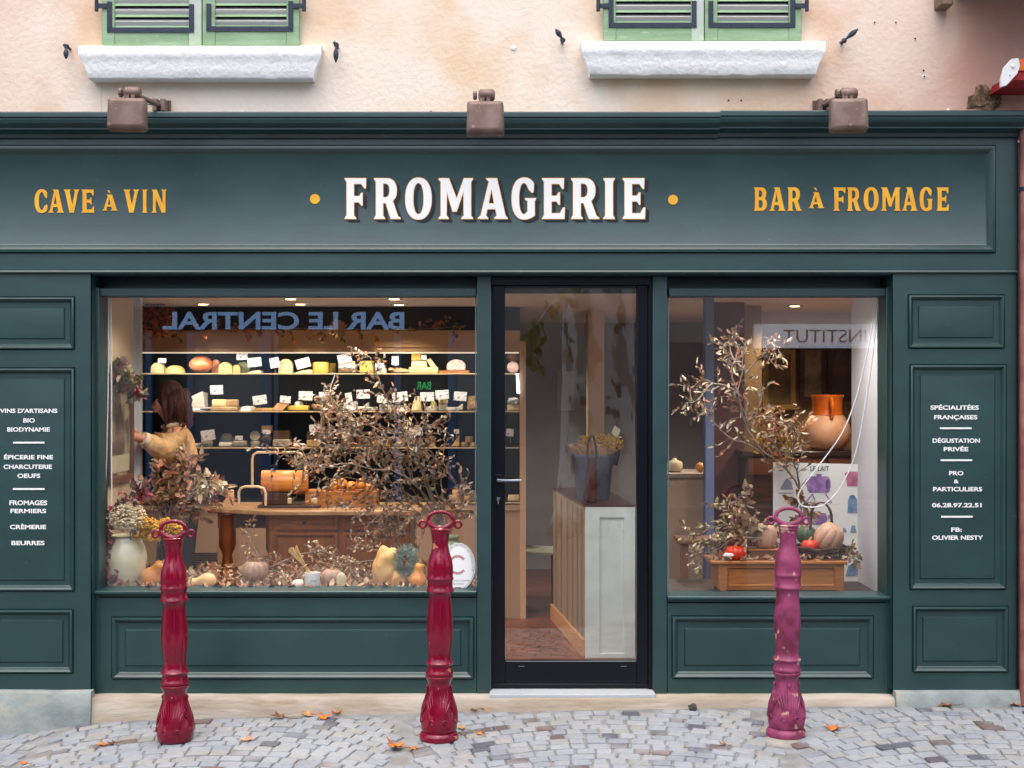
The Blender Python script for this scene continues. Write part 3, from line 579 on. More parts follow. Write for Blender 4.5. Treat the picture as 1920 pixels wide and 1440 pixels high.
# ================= bollards =================
def bollard_mesh(foot, mat, label, px, py, dd, lean=0):
    x = X(px, -dd); z = gz(x, -dd); k = (D-dd)/F
    t = thing('bollard', (x, -dd, z), label, 'bollard', 'cast iron bollards along the pavement')
    f0 = 15*k if foot else 0
    raw = [(0,30),(3,32.5),(10,34),(25,34),(38,32),(48,30),(58,26.5),(68,23.5),(78,21.5),(88,21),(94,22),(99,25),(101,26),(103.5,26),(105,24),(106,23.5),(107,25.5),(110,26.2),(112,25),(117,23.2),(124,23),(126,25.5),(129,26),(131,24),(138,21.2),(148,21),(160,22),(175,24),(190,24.8),(205,24.6),(220,23.4),(235,22),(248,20.8),(256,20.8),(260,23),(262.5,26),(265,26),(267,24.3),(275,23.6),(283,23.6),(285.5,25.5),(288,25.3),(290,24),(300,24.3),(312,24.2),(325,22.5),(338,19),(348,16.4),(358,15.2),(366,15.2),(376,16.2),(386,17.6),(391,18.4),(394,18.2)]
    raw = [(a if a < 290 else 290+(a-290)*.85, b) for a, b in raw]
    prof = []
    for (a, b), (c, d) in zip(raw, raw[1:]):
        prof.append((b*k, a*k+f0))
        if a < 88: prof += [((b+(d-b)*q)*k, (a+(c-a)*q)*k+f0) for q in (.33,.66)]
    prof.append((raw[-1][1]*k, raw[-1][0]*k+f0))
    def mod(a, z):
        zz = (z-f0)/k
        if 12 < zz < 92:
            e = min(1, (zz-12)/14, (92-zz)/18); return 1+e*.045*math.sin(a*4+math.sin(zz*.06)*2.0)+e*.03*abs(math.sin(a*8-zz*.10))
        return 1
    mb = MB()
    if foot: mb.lathe([(36*k,0),(37*k,3*k),(37*k,9*k),(34*k,13*k),(31*k,16*k)], n=48)
    mb.lathe(prof, n=64, mod=mod)
    # cast acanthus leaves and scrolls
    for q in range(4):
        a0 = q*math.pi/2 - math.pi/2
        def S(a, h): 
            r = 0
            for (h0, r0), (h1, r1) in zip(raw, raw[1:]):
                if h0 <= h <= h1: r = r0+(r1-r0)*(h-h0)/(h1-h0); break
            return Vector(((r+1.1)*k*math.cos(a0+a), (r+1.1)*k*math.sin(a0+a), h*k+f0))
        for sg in (-1,1):
            for i in range(5):
                pts = [S(sg*(.06+.10*i+.16*i*u*u*.9), 24+i*3+(62-9*i)*u) for u in [j/8 for j in range(9)]]
                mb.tube(pts, [.4*k*2.0,1.3*k,1.6*k,1.7*k,1.6*k,1.5*k,1.3*k,1.0*k,.5*k], 6)
            mb.tube([S(sg*(.34+.16*math.cos(u)*(1-u/9)), 22+6*math.sin(u)*(1-u/9)) for u in [j*.55 for j in range(12)]], 1.3*k, 6)
        mb.tube([S(0, 30+i*7) for i in range(7)], [.8*k,1.4*k,1.5*k,1.4*k,1.2*k,1*k,.6*k], 6)
        mb.ell(S(0,82), 3.2*k,3.2*k,5*k, 10, 6)
    mb.build('post', mat, t, smooth=50, local=True)
    H = (290+104*.85)*k+f0
    mb = MB(); n = 36; cz = H+17*k
    mb.tube([(23.5*k*math.cos(2*math.pi*i/n), 0, cz+15.5*k*math.sin(2*math.pi*i/n)) for i in range(n)], [ (3.6+ (1.6 if i in range(20,35) else 0))*k for i in range(n)], 10, closed=True)
    for sg in (-1,1):
        mb.tube([(sg*(33+6.3*math.cos(2*math.pi*i/16))*k, 0, cz-8*k+6.3*k*math.sin(2*math.pi*i/16)) for i in range(16)], 2.5*k, 8, closed=True)
        mb.tube([(sg*14*k,0,cz-12*k),(sg*21*k,0,cz-8*k),(sg*27*k,0,cz-7*k)], [4*k,4*k,2.6*k], 8); mb.tube([(sg*21*k,0,cz+4*k),(sg*24*k,0,cz-3*k),(sg*28*k,0,cz-4.5*k)], [3*k,3*k,2.2*k], 8)
    for (a, b) in ((-6*k,17*k),(0,18*k)): mb.lathe([(b,H+a-2*k),(b+2*k,H+a),(b,H+a+2*k)], n=32)
    mb.build('ring_head', mat, t, smooth=50, local=True)
    t.rotation_euler = (0, R(lean), 0); return t
MB1 = M('burgundy_gloss', s(122,0,36), .3, rgb2=s(106,0,30), scale=8, coat=.8, spec=.1, bump=.06, bscale=26, rgb3=s(150,60,70), s3=34, lo3=.70, hi3=.74)
MB2 = M('burgundy_worn', s(124,1,38), .3, rgb2=s(108,1,32), scale=8, coat=.75, spec=.1, bump=.08, bscale=30, rgb3=s(176,116,92), s3=16, lo3=.675, hi3=.70)
MB3 = M('magenta_faded', s(140,52,92), .52, rgb2=s(104,28,56), lo=.42, hi=.62, scale=11, coat=.0, bump=.22, bscale=34, rgb3=s(182,142,118), s3=15, lo3=.63, hi3=.67, detail=8)
bollard_mesh(False, MB1, 'glossy burgundy cast iron bollard in front of the cream crock, smoothest paint', 329, 1390, .50, -.6)
bollard_mesh(True, MB2, 'glossy burgundy bollard with a few chips and a round foot, before the oval sticker', 823, 1383, .578, .4)
bollard_mesh(True, MB3, 'faded magenta bollard with flaking paint in front of the right window', 1474, 1377, .613, .6)
mb = MB(); _p = P(1474,1377,-.613); mb.lathe([(.19,-.03),(.17,.001),(.12,.006)], (X(1474,-.613),-.60,gz(1.4,-.6)-.006), 40, mod=lambda a,z: 1+.12*math.sin(3*a+1)+.05*math.sin(7*a))
tag(mb.build('mortar_collar', M('sandy_mortar', s(150,144,134), .95, rgb2=s(138,134,128), scale=14, bump=.5, bscale=60)), 'sandy mortar patch round the foot of the faded magenta bollard', 'mortar patch')
# neighbour's awning, drain pipe, bracket, stone
t = thing('awning', P(1905,140,.0), 'orange and red awning cassette with a white end cap at the top right', 'awning')
mb = MB(); q = [(1874,150),(1880,128),(1893,113),(1906,111),(1909,126),(1904,140),(1884,162),(1874,165)]; mb.prism([(X(a,-.3), Z(b,-.3)) for a, b in q], -.33, -.30); mb.ell(P(1899,124,-.332), .012,.008,.012, 8, 5); mb.ell(P(1893,140,-.332), .006,.006,.006, 8, 5); mb.build('end_cap', MW, t, bevel=.004)
mb = MB(); q = [(1904,111),(1990,111),(1990,132),(1909,132)]; mb.prism([(X(a,-.31), Z(b,-.31)) for a, b in q], -.31, -.20); mb.m = 1; q = [(1908,131.8),(1990,131.8),(1990,150),(1902,150)]; mb.prism([(X(a,-.3), Z(b,-.3)) for a, b in q], -.30, .08); mb.build('cassette', [M('awning_orange', s(226,106,40), .7), M('awning_red', s(150,20,24), .7)], t)
t = thing('drain_pipe', (X(1925,-.05), -.05, gz(2.7,-.05)), 'rust pink drain pipe standing at the right edge of the shopfront', 'drain pipe')
mb = MB(); mb.tube([(X(1924,-.05),-.05,Z(1322,-.05)),(X(1924,-.05),-.05,Z(246,-.05)),(X(1928,-.05),-.03,Z(236,-.05)),(X(1940,-.05),.04,Z(226,-.05))], .034, 16); mb.build('pipe', M('pipe_rust', s(150,98,88), .7, rgb2=s(120,72,64), scale=6), t)
mb = MB(); zq = Z(355,-.05); mb.lathe([(.036,-.012),(.038,-.01),(.038,.01),(.036,.012)], (X(1924,-.05),-.05,zq), 20); mb.build('clip', MIR, t)
mb = MB(); mb.box(X(1762,.0), X(1786,.0), -.02, .11, Z(11,0), Z(-60,0)); tag(mb.build('wall_bracket', M('old_wood', s(120,100,80), .8), None, bevel=.008), 'stub of an old weathered bracket at the very top right of the wall', 'bracket')
t = thing('balcony', P(1850,-60,-.3), 'dark underside of a balcony above the top right corner', 'balcony'); mb = MB(); mb.box(X(1800,0), 4.6, -.62, .1, Z(-42,-.2), Z(-60,-.2)); mb.build('slab', M('balcony_wood', s(60,44,40), .8), t)
mb = MB(); mb.ell((X(1299,-.1), -.09, gz(1,-.09)+.012), .026,.02,.018, 10, 7, nz=.5, seed=3); tag(mb.build('stone', M('dark_stone', s(70,66,62), .9, bump=.4)), 'small dark stone lying against the stone base below the right window', 'stone')
# ================= fallen leaves =================
LF = {'or': M('leaf_orange', s(198,116,36), .7, rgb2=s(150,80,30), scale=18), 'br': M('leaf_brown', s(138,90,52), .8, rgb2=s(96,60,36), scale=18), 'ye': M('leaf_yellow', s(196,180,60), .7, rgb2=s(220,150,60), scale=14), 'ta': M('leaf_tan', s(190,138,92), .8, rgb2=s(150,104,64), scale=18), 'dk': M('leaf_dark', s(98,50,30), .7, rgb2=s(60,32,24), scale=18)}
def fallen(px, py, size, mat, label, rot, curl=.5, seed=0):
    d = (ZC-.0)*F/(py-720)
    for _ in range(4): x = (px-960)*d/F; d = (ZC-gz(x, d-D))*F/(py-720)
    y = d-D; x = (px-960)*d/F; rn = random.Random(seed+px); L = size*d/F/2*1.25
    outline = [(0,1.0),(12,.62),(24,.55),(38,.92),(52,.5),(68,.46),(84,.86),(104,.42),(130,.5),(158,.22),(180,.12),(202,.22),(230,.5),(256,.42),(276,.86),(292,.46),(308,.5),(322,.92),(336,.55),(348,.62)]
    mb = MB(); vs = [(0,0,.12)]
    for a, r in outline:
        r *= rn.uniform(.85,1.1); vs.append((r*math.sin(R(a)), r*math.cos(R(a)), 0))
    out = []
    for (a, b, c) in vs:
        r2 = a*a+b*b; h = curl*(r2*.55*(.4+.6*math.cos(3*math.atan2(b,a+.001)+seed)))+.18*curl*abs(a)+.05
        out.append((L*a*(1-.2*curl*r2), L*b*(1-.2*curl*r2), max(.0,L*(h))))
    n = len(outline); mb.add(out, [(0, 1+i, 1+(i+1)%n) for i in range(n)])
    mb.tube([(0,-L*.1,L*.08),(L*.05,-L*.7,L*.05),(L*.2,-L*1.15,L*.12)], L*.03, 5)
    o = mb.build('fallen_leaf', LF[mat], None, smooth=0, fix=False); o.location = (x, y, gz(x, y)+.004); o.rotation_euler = (R(rn.uniform(-8,8)), R(rn.uniform(-8,8)), R(rot))
    tag(o, label, 'leaf', 'fallen autumn leaves on the setts')
for i, a in enumerate([
 (193,1399,30,'or','orange curled leaf at the left, half of a touching pair',20,.9),(213,1396,24,'dk','dark brown folded leaf touching an orange one at the left',110,1.0),
 (46,1434,24,'or','small orange leaf nearest the bottom left corner',70,.9),(463,1390,34,'ta','pale tan star shaped leaf right of the first bollard',10,.7),
 (527,1347,44,'br','dull brown leaf left of the leaf cluster by the stone base',80,.5),(580,1342,36,'ta','flat tan leaf at the left end of the cluster by the stone base',95,.5),
 (607,1346,38,'or','brownish orange leaf in the middle of the cluster by the stone base',200,.7),(630,1338,32,'or','brightest upright orange leaf at the right end of the cluster',340,1.0),
 (747,1403,50,'or','largest orange leaf, in front of the middle bollard',80,.9),(776,1405,26,'or','small orange leaf touching the largest leaf',160,.7),
 (867,1367,24,'ta','tan leaf touching the foot of the middle bollard',60,.6),(902,1378,22,'or','tiny orange leaf right of the middle bollard',100,.4),
 (892,1332,24,'br','brown leaf beside the yellow green leaf left of the door step',90,.6),(909,1331,30,'ye','yellow green leaf left of the door step',15,1.0),
 (1357,1398,22,'br','small rust brown leaf left of the faded bollard',80,.8),(1567,1369,42,'or','orange curled leaf right of the faded bollard',100,.8),
 (1286,1403,14,'or','tiny leaf scrap left of the small rust brown leaf',30,.5),(1779,1325,40,'br','rust leaf by the right plinth',85,.6),
 (1907,1324,34,'or','leaf at the right edge of the picture by the plinth',90,.5),(1494,1388,10,'dk','tiny dark leaf scrap in front of the faded bollard',0,.6)]):
    fallen(*a, seed=i)
# ================= cheese cabinet =================
YC = 2.54
t = cab = thing('cheese_cabinet', (X(620,YC), YC, ZF), 'tall lit cheese cabinet with glass shelves along the back of the shop', 'display cabinet')
MDK = M('cabinet_dark', s(16,19,23), .6); MHD = M('cabinet_beige', s(196,164,128), .6)
x0, x1 = X(262,YC), X(975,YC)
mb = MB(); mb.box(x0, x1, YC, YC+.5, Z(619,YC), Z(577,YC)); mb.build('top_fascia', M('cabinet_black', (.006,.007,.009), .5), cab)
mb = MB(); mb.box(x0, x1, YC, YC+.5, Z(660,YC), Z(619.5,YC)); mb.box(x0, x1, YC-.012, YC, Z(651,YC), Z(649,YC)); mb.build('header', MHD, cab)
mb = MB(); mb.box(x0, x1, YC+.55, YC+.6, ZF, Z(577,YC)); mb.build('back_panel', MDK, cab)
mb = MB(); mb.box(x1, X(986,YC), YC-.02, YC+.6, ZF, Z(640,YC)); mb.build('side_post', M('post_beige', s(206,170,140), .6), cab)
mb = MB(); mb.box(x0-.03, x0, YC, YC+.6, ZF, Z(577,YC)); mb.build('side_panel', MDK, cab)
SH = [700, 771, 839, 942]
for i, py in enumerate(SH):
    z = Z(py, YC); mb = MB(); mb.box(x0, x1, YC, YC+.5, z-.007, z); mb.m = 1; mb.box(x0, x1, YC-.006, YC-.0005, z-.007, z+.001)
    mb.build('shelf', [M('shelf_dark', s(60,60,60), .3), M('shelf_edge', s(216,190,150), .4)], cab)
    if i < 2:
        pass
mb = MB(); mb.box(x0+.01, x1-.01, YC+.002, YC+.03, Z(661.5,YC)-.004, Z(660,YC)-.001); lit = mb.build('light_strip', M('led', (1,.9,.75), .5, emis=(1,.88,.7), es=.35), cab)
def strip_light(z, e, yy=YC-.04):
    for k in range(3):
        l = bpy.data.lights.new('strip', 'AREA'); l.shape = 'RECTANGLE'; l.size = .9; l.size_y = .03; l.energy = e; l.color = (1,.93,.82)
        o = bpy.data.objects.new('strip_glow', l); C.objects.link(o); o.parent = cab; o.location = Vector((x0+.45+k*.92, yy, z))-cab.location; o.rotation_euler = (R(32),0,0)
strip_light(Z(661,YC)-.05, 1.2)
strip_light(Z(700,YC)-.03, .8); strip_light(Z(771,YC)-.03, .1)
mb = MB(); mb.tube([P(970,700,YC-.03), P(972,738,YC-.03)], .010, 10); mb.build('lamp_tube', M('tube_white', (1,1,1), .5, emis=(.85,.92,1), es=2.2), cab)
mb = MB(); mb.box(x0, x1, YC+.0, YC+.5, ZF, Z(942,YC)-.016); mb.box(x0, x1, YC-.012, YC, Z(957,YC), Z(955,YC)); mb.box(X(600,YC),X(603,YC),YC-.004,YC,ZF,Z(957,YC)); mb.build('base', M('base_beige', s(168,140,116), .6), cab)
mb = MB()
for k in range(7): mb.box(X(355,YC), X(408,YC), YC-.012, YC-.001, Z(1036+k*4.4+2,YC), Z(1036+k*4.4,YC))
mb.build('vent_grille', M('vent_dark', s(60,50,44), .5), cab)
# ---- cheeses
CM = {}
def cm(rgb, nm, rgb2=None, sc=14, bump=.25, rough=.5, **k):
    return M('cheese_'+nm, s(*rgb), rough, rgb2=s(*(rgb2 or [int(c*.86) for c in rgb])), scale=sc, bump=bump, bscale=30, **k)
CR = {'cream': cm((236,214,160),'cream'), 'yellow': cm((226,190,84),'yellow'), 'pale': cm((226,208,130),'pale'), 'white': cm((232,226,214),'white'), 'orange': cm((208,116,66),'orange',(226,160,120),rough=.22), 'tan': cm((190,158,112),'tan'), 'brown': cm((120,88,60),'brown'), 'pink': cm((206,160,146),'pink',(232,206,196),sc=40), 'amber': cm((214,170,100),'amber'), 'grey': cm((166,156,142),'grey'), 'peach': cm((226,180,130),'peach'), 'foil': cm((190,190,196),'foil',(230,232,240),sc=22,rough=.25,bump=.8), 'green': cm((150,160,110),'green'), 'dark': cm((64,50,42),'dark')}
SN = ['top', 'second', 'third', 'bottom']
def cheese(x0, x1, top, kind, col, label, sh, dy=.12, base=None, name='cheese', cat='cheese'):
    y = YC+dy; zb = Z(SH[sh], YC)+.001 if base is None else Z(base, y); 
    if base is not None and base >= SH[sh]-2: zb = Z(SH[sh], YC)+.001
    zt = Z(top, y); a, b = X(x0,y), X(x1,y); w = b-a; h = max(.006, zt-zb); cx = (a+b)/2; dp = min(.2, max(.05, w*.8)); mb = MB(); bev = min(.008, h*.2, w*.2)
    rd = random.Random(x0*7+top)
    if kind == 'block': mb.add([(cx+u*w/2*(1-.04*(q>0)*rd.random()), y+v*dp/2, zb+h*(q>0)*(1-.06*rd.random())) for q in (0,1) for u, v in ((-1,-1),(1,-1),(1,1),(-1,1))], [(0,1,2,3),(4,5,6,7),(0,1,5,4),(1,2,6,5),(2,3,7,6),(3,0,4,7)])
    elif kind == 'drum': mb.lathe([(w/2*.94,0),(w/2,h*.12),(w/2*1.01,h*.5),(w/2,h*.88),(w/2*.93,h)], (cx,y,zb), 26); bev = 0
    elif kind == 'disc': mb.lathe([(w/2*.9,-.02),(w/2,-.014),(w/2,.014),(w/2*.9,.02)], (cx,y,zb+h/2), 28, Matrix.Rotation(R(82),3,'X')); bev = 0
    elif kind == 'dome': mb.lathe([(w/2*math.cos(q)**.7 if q < 1.5 else .001, h*math.sin(q)) for q in [i*math.pi/2/8 for i in range(9)]], (cx,y,zb), 26, mod=lambda a,z: 1+.03*math.sin(3*a)); bev = 0
    elif kind == 'ball': mb.ell((cx,y,zb+h/2), w/2,w/2,h/2, 24, 16, nz=.06, seed=x0); bev = 0
    elif kind == 'slab':
        pts = [(a,zb),(b,zb)]+[(cx+w/2*math.cos(q), zb+h-min(w/2,h*.6)+min(w/2,h*.6)*math.sin(q)) for q in [i*math.pi/10 for i in range(11)]]
        mb.prism(pts, y-.03, y+.03); bev = .004
    elif kind == 'wedge': mb.prism([(a,zb),(b,zb),(b,zb+h)], y-dp/2, y+dp/2)
    elif kind == 'wedgel': mb.add([(a,y-.02,zb),(b,y-.05,zb),(b,y+.08,zb),(a,y+.06,zb),(a,y-.02,zb+h*.42),(b-.02,y-.03,zb+h),(b,y+.08,zb+h*.9),(a,y+.06,zb+h*.42)], [(0,1,2,3),(4,5,6,7),(0,1,5,4),(1,2,6,5),(2,3,7,6),(3,0,4,7)])
    elif kind == 'lean': mb.prism([(a,zb+h*.75),(a+w*.35,zb+h),(b,zb),(a+w*.42,zb)], y-.04, y+.04); bev=.006
    elif kind == 'flat':
        mb.prism([(a,zb),(b,zb),(b-w*.06,zb+h),(a+w*.4,zb+h*.75)], y-.06, y+.06); bev = .002
    elif kind == 'cone': mb.lathe([(w/2,0),(w/2*.98,h*.06),(w/2*.42,h*.96),(w/2*.36,h)], (cx,y,zb), 4, Matrix.Rotation(R(38),3,'Z')); bev = .008
    elif kind == 'bumpy':
        for q in range(9): mb.ell((cx+(rd.random()-.5)*w*.75, y+(rd.random()-.5)*.05, zb+h*(.3+.35*rd.random())), w*.17, w*.17, h*.32, 10, 7, nz=.25, seed=q)
        bev = 0
    elif kind == 'fan':
        for q in range(5):
            tt = q/4; mb.obox((a+w*(.15+.62*tt), y-.01*q, zb+h*(.42-.05*tt)), .006, .05, h*.42, Matrix.Rotation(R(38),3,'Y'))
        bev = 0
    elif kind == 'stack':
        mb.lathe([(w/2*.9,0),(w/2,h*.05),(w/2,h*.3),(w/2*.9,h*.34),(w/2*.95,h*.38),(w/2,h*.42),(w/2*.95,h*.66),(w/2*.86,h*.69),(w/2*.9,h*.74),(w/2*.92,h*.95),(w/2*.8,h)], (cx,y,zb), 24); bev = 0
    elif kind == 'crumple': mb.ell((cx,y,zb+h*.45), w/2, .07, h*.6, 18, 10, nz=.5, seed=x0, pw=.7); bev = 0
    o = mb.build(name, CR[col], None, bevel=bev, smooth=50)
    o.location = (0,0,0)
    tag(o, f'{label}, {SN[sh]} shelf of the cabinet', cat, f'cheeses on the {SN[sh]} cabinet shelf'); return o
for a in [
 (284,310,680,'slab','cream','pale cream cut cheese at the left end',0),(309,347,685,'dome','pale','domed yellow cheese with pink rind beside the leftmost one',0),
 (355,399,667,'ball','orange','large shiny orange pink wrapped ball',0),(398,413,674,'slab','orange','slim orange piece right of the large ball',0,.2),
 (411,436,679,'slab','pale','upright rounded pale yellow half cheese',0),(437,452,684,'slab','pale','smaller pale yellow slab between two taller ones',0,.16),
 (444,469,678,'slab','green','greenish yellow slab behind the smaller pale one',0,.24),(465,492,694,'flat','cream','thin flat cream slice under the slanted card',0),
 (523,550,673,'slab','cream','tall tombstone shaped cream cheese between two cards',0),(553,588,693,'flat','cream','thin cream slices right of the tombstone shape',0),
 (586,617,679,'drum','yellow','bright yellow drum',0),(610,630,681,'drum','yellow','dull yellow drum half behind the bright one',0,.25),
 (634,670,691,'drum','brown','brown crusted wheel at the bottom of a stack',0),(634,667,683.5,'drum','white','white wheel in the middle of a stack',0,.12,691),(637,666,677,'wedge','cream','cream wedge on top of the white wheel',0,.12,683.5),
 (675,701,676,'block','yellow','cut yellow block behind the twig',0),(703,725,690,'drum','white','small flat white round',0),(700,724,684,'drum','white','thin white round standing behind the small one',0,.26),
 (728,767,688,'bumpy','peach','peach coloured bumpy loaf',0),(768,822,688,'block','pale','long pale yellow block under other pieces',0),(772,801,676,'block','cream','cream block on the long pale block',0,.12,688),
 (772,790,657,'slab','yellow','standing yellow wedge at the peak of the pile',0,.13,676),(800,819,671,'lean','cream','slanting cream wedge on the long pale block',0,.12,688),
 (838,873,674,'slab','pink','marbled pink grey half loaf',0,.14,694),
 (951,973,657,'ball','brown','dark brown dried piece above the round seen through the door',0,.2,678),(951,973,678,'disc','pink','pink speckled round seen through the door',0),
 (343,386,733,'wedgel','white','large white rinded wedge',1,.12,764),(360,384,746,'block','cream','cream piece behind the large white wedge',1,.26,764),(347,398,764,'crumple','foil','crumpled silver wrapped flat cheese',1),
 (398,448,762,'block','tan','wide low tan block carrying two smaller ones',1),(399,425,748.5,'block','cream','small cream white block on the wide tan one',1,.1,762),(425,447,749,'block','tan','small brown block on the wide tan one',1,.1,762),
 (449,482,761,'dome','white','low white dome left of the amber slab',1),(480,516,765,'block','amber','thin amber slab',1),(514,543,752,'fan','peach','fan of leaning striped slices',1),
 (541,580,760,'block','yellow','yellow block carrying a small white piece',1),(552,569,752,'dome','white','small white piece on the yellow block',1,.1,760),(581,604,756,'bumpy','peach','knobbly golden cheese left of the branch',1),(601,622,757,'bumpy','cream','knobbly cream cheese half behind the branch',1),
 (645,672,755,'crumple','foil','crumpled foil parcel behind the branch',1),(654,686,762,'block','white','flat white brick behind the branch',1),(672,692,753,'wedge','white','white wedge leaning behind the branch',1,.22),(684,708,763,'drum','white','flat white round behind the branch',1),
 (712,738,758,'block','white','white brick right of the main stem',1),(740,768,760,'dome','white','low white dome left of the pyramid',1),(768,797,743,'cone','cream','tall cut off pyramid',1),
 (795,822,762,'drum','white','low white wheel right of the pyramid',1),(806,820,752,'dome','pale','small yellow dome behind the low white wheel',1,.2,764),(822,839,757,'block','white','lower white cube of the pair',1),(822,840,749,'drum','cream','small cream round on the lower white cube',1,.12,757),
 (838,862,763,'block','white','flat white brick near the right end',1),(850,868,756,'wedge','white','white wedge behind the flat brick near the right end',1,.2),(874,895,754,'bumpy','peach','nutty golden cheese at the right frame',1),(876,894,742,'stack','amber','stacked amber slices behind the nutty cheese',1,.3),
 (951,974,758,'block','cream','cream block under the crumpled wrap seen through the door',1),(952,973,746,'crumple','foil','crumpled wrap on the cream block seen through the door',1,.12,757),
 (362,376,831,'drum','white','tiny white round behind the woman',2),(377,399,826,'disc','grey','grey round standing behind a card',2),(410,440,812,'dome','grey','large grey half wheel',2,.2),(412,436,829,'block','white','white box before the large half wheel',2),(437,464,826,'block','grey','grey box with a small card',2),
 (469,489,808,'disc','grey','upright grey round on top of another',2,.12,827),(470,488,827,'drum','grey','grey round under the upright one',2),(488,512,812,'ball','dark','dark ball like a wreath',2),(491,511,797,'block','amber','amber box above the dark ball',2,.12,812),(513,546,823,'block','grey','grey loaf right of the dark ball',2),(513,545,806,'block','brown','brown box on the grey loaf',2,.16,823),(544,571,831,'crumple','foil','small foil parcel under the slicer frame',2),(576,602,824,'block','tan','tan box left of the branch',2),(576,600,809,'block','brown','brown box stacked on the tan one',2,.14,824),
 (640,662,822,'drum','brown','dim brown round behind the branch',2),(700,735,824,'block','tan','dim tan block behind the branch',2),(745,770,822,'block','tan','dim tan block right of the branch',2),(803,817,817,'stack','tan','little pile of tan rounds',2),(846,862,813,'wedge','amber','dim amber wedge',2),(864,878,829,'drum','tan','left lower small round of three',2),(880,893,829,'drum','tan','right lower small round of three',2),(872,887,818,'drum','tan','upper small round of three',2,.12,829),
 (842,868,928,'drum','tan','tan round of the left low pile',3),(848,866,918,'drum','peach','small pinkish round on the left low pile',3,.12,928),(870,893,928,'drum','amber','amber round of the right low pile',3),(866,888,920,'drum','brown','brown round at the back of the low piles',3,.28),(952,974,927,'block','cream','ridged cream block seen through the door',3)]:
    cheese(*a)
mb = MB(); y=YC+.1; mb.box(X(825,y), X(880,y), y-.08, y+.08, Z(SH[0],YC)+.001, Z(695,y)); o = mb.build('board', MWOOD, None, bevel=.002); tag(o, 'thin wooden board under the marbled pink loaf', 'board')
# ---- price cards
MCARD = bpy.data.materials.new('price_card'); MCARD.use_nodes = True
_N = MCARD.node_tree.nodes; _L = MCARD.node_tree.links
_tc = _N.new('ShaderNodeTexCoord'); _mp = _N.new('ShaderNodeMapping'); _mp.inputs['Scale'].default_value = (40, 1, 110); _L.new(_tc.outputs['Object'], _mp.inputs[0])
_n = _N.new('ShaderNodeTexNoise'); _n.inputs['Scale'].default_value = 1.0; _n.inputs['Detail'].default_value = 3; _L.new(_mp.outputs[0], _n.inputs[0])
_r = _N.new('ShaderNodeMapRange'); _r.inputs[1].default_value = .56; _r.inputs[2].default_value = .64; _L.new(_n.outputs[0], _r.inputs[0])
_x = _N.new('ShaderNodeMix'); _x.data_type = 'RGBA'; _x.inputs[6].default_value = (.62,.62,.65,1); _x.inputs[7].default_value = (.10,.10,.14,1); _L.new(_r.outputs[0], _x.inputs[0]); _L.new(_x.outputs[2], _N['Principled BSDF'].inputs[0])
def card(px, py, w, h, tilt, sh, label):
    y = YC+.045; c = P(px, py, y); k = (D+y)/F; t = thing('price_card', c, f'{label}, {SN[sh]} shelf', 'price card', f'price cards on the {SN[sh]} cabinet shelf')
    mb = MB(); mb.obox(c, w*k/2, .001, h*k/2, Matrix.Rotation(R(-tilt),3,'Y')); mb.build('card', MCARD, t, smooth=0)
    zb = Z(SH[sh], YC); mb = MB(); mb.tube([c+Vector((0,.004,-h*k*.3)), Vector((c.x+.004, y+.012, max(zb+.004, c.z-h*k/2-.05)))], .0012, 5); mb.build('pin', MCHROME, t)
for a in [(304,676,15,9,0,0,'small card over the leftmost cheese'),(454,668,21,13,4,0,'card behind and above the pale yellow slabs'),(477,679,26,17,6,0,'card over the thin flat cream slice'),(515,680,18,19,12,0,'card left of the tombstone cheese'),(568,681,27,18,16,0,'strongly tilted card right of the tombstone cheese'),(646,672,26,17,14,0,'tilted card over the stacked wheels'),(712,685,16,9,0,0,'small card over the flat white round'),(741,676,13,17,0,0,'upright narrow card behind the peach loaf'),(795,670,10,9,0,0,'tiny card in the pile of pale blocks'),
 (406,731,24,17,2,1,'high standing bright card over the small cream block'),(487,750,26,17,8,1,'tilted card over the amber slab'),(535,749,20,13,-6,1,'greyish card behind the slice fan'),(573,742,26,17,-2,1,'card over the yellow block'),(608,743,20,16,0,1,'card half hidden by the branch hook'),(654,745,12,17,10,1,'narrow card beside the branch'),(681,739,25,17,2,1,'card crossed by the dry leaves'),(716,747,18,17,-4,1,'card behind the main stem'),(750,744,29,18,6,1,'card left of the pyramid'),(801,744,26,17,0,1,'card just right of the pyramid'),(829,740,25,17,4,1,'card over the pair of white cubes'),(863,743,24,17,-4,1,'card nearest the right frame'),
 (390,816,26,19,8,2,'large dim card behind the woman'),(448,821,14,8,0,2,'small card on the grey box'),(500,810,14,8,0,2,'small card over the dark ball'),(590,803,20,14,3,2,'dim card over the brown box'),(650,813,17,16,0,2,'dim card behind the branch'),(780,809,26,15,0,2,'dim card right of the branch'),(856,809,10,8,0,2,'tiny card near the three small rounds'),(956,811,14,14,-4,2,'card seen through the door'),(869,913,14,8,0,3,'card over the low piles of rounds')]:
    card(*a)
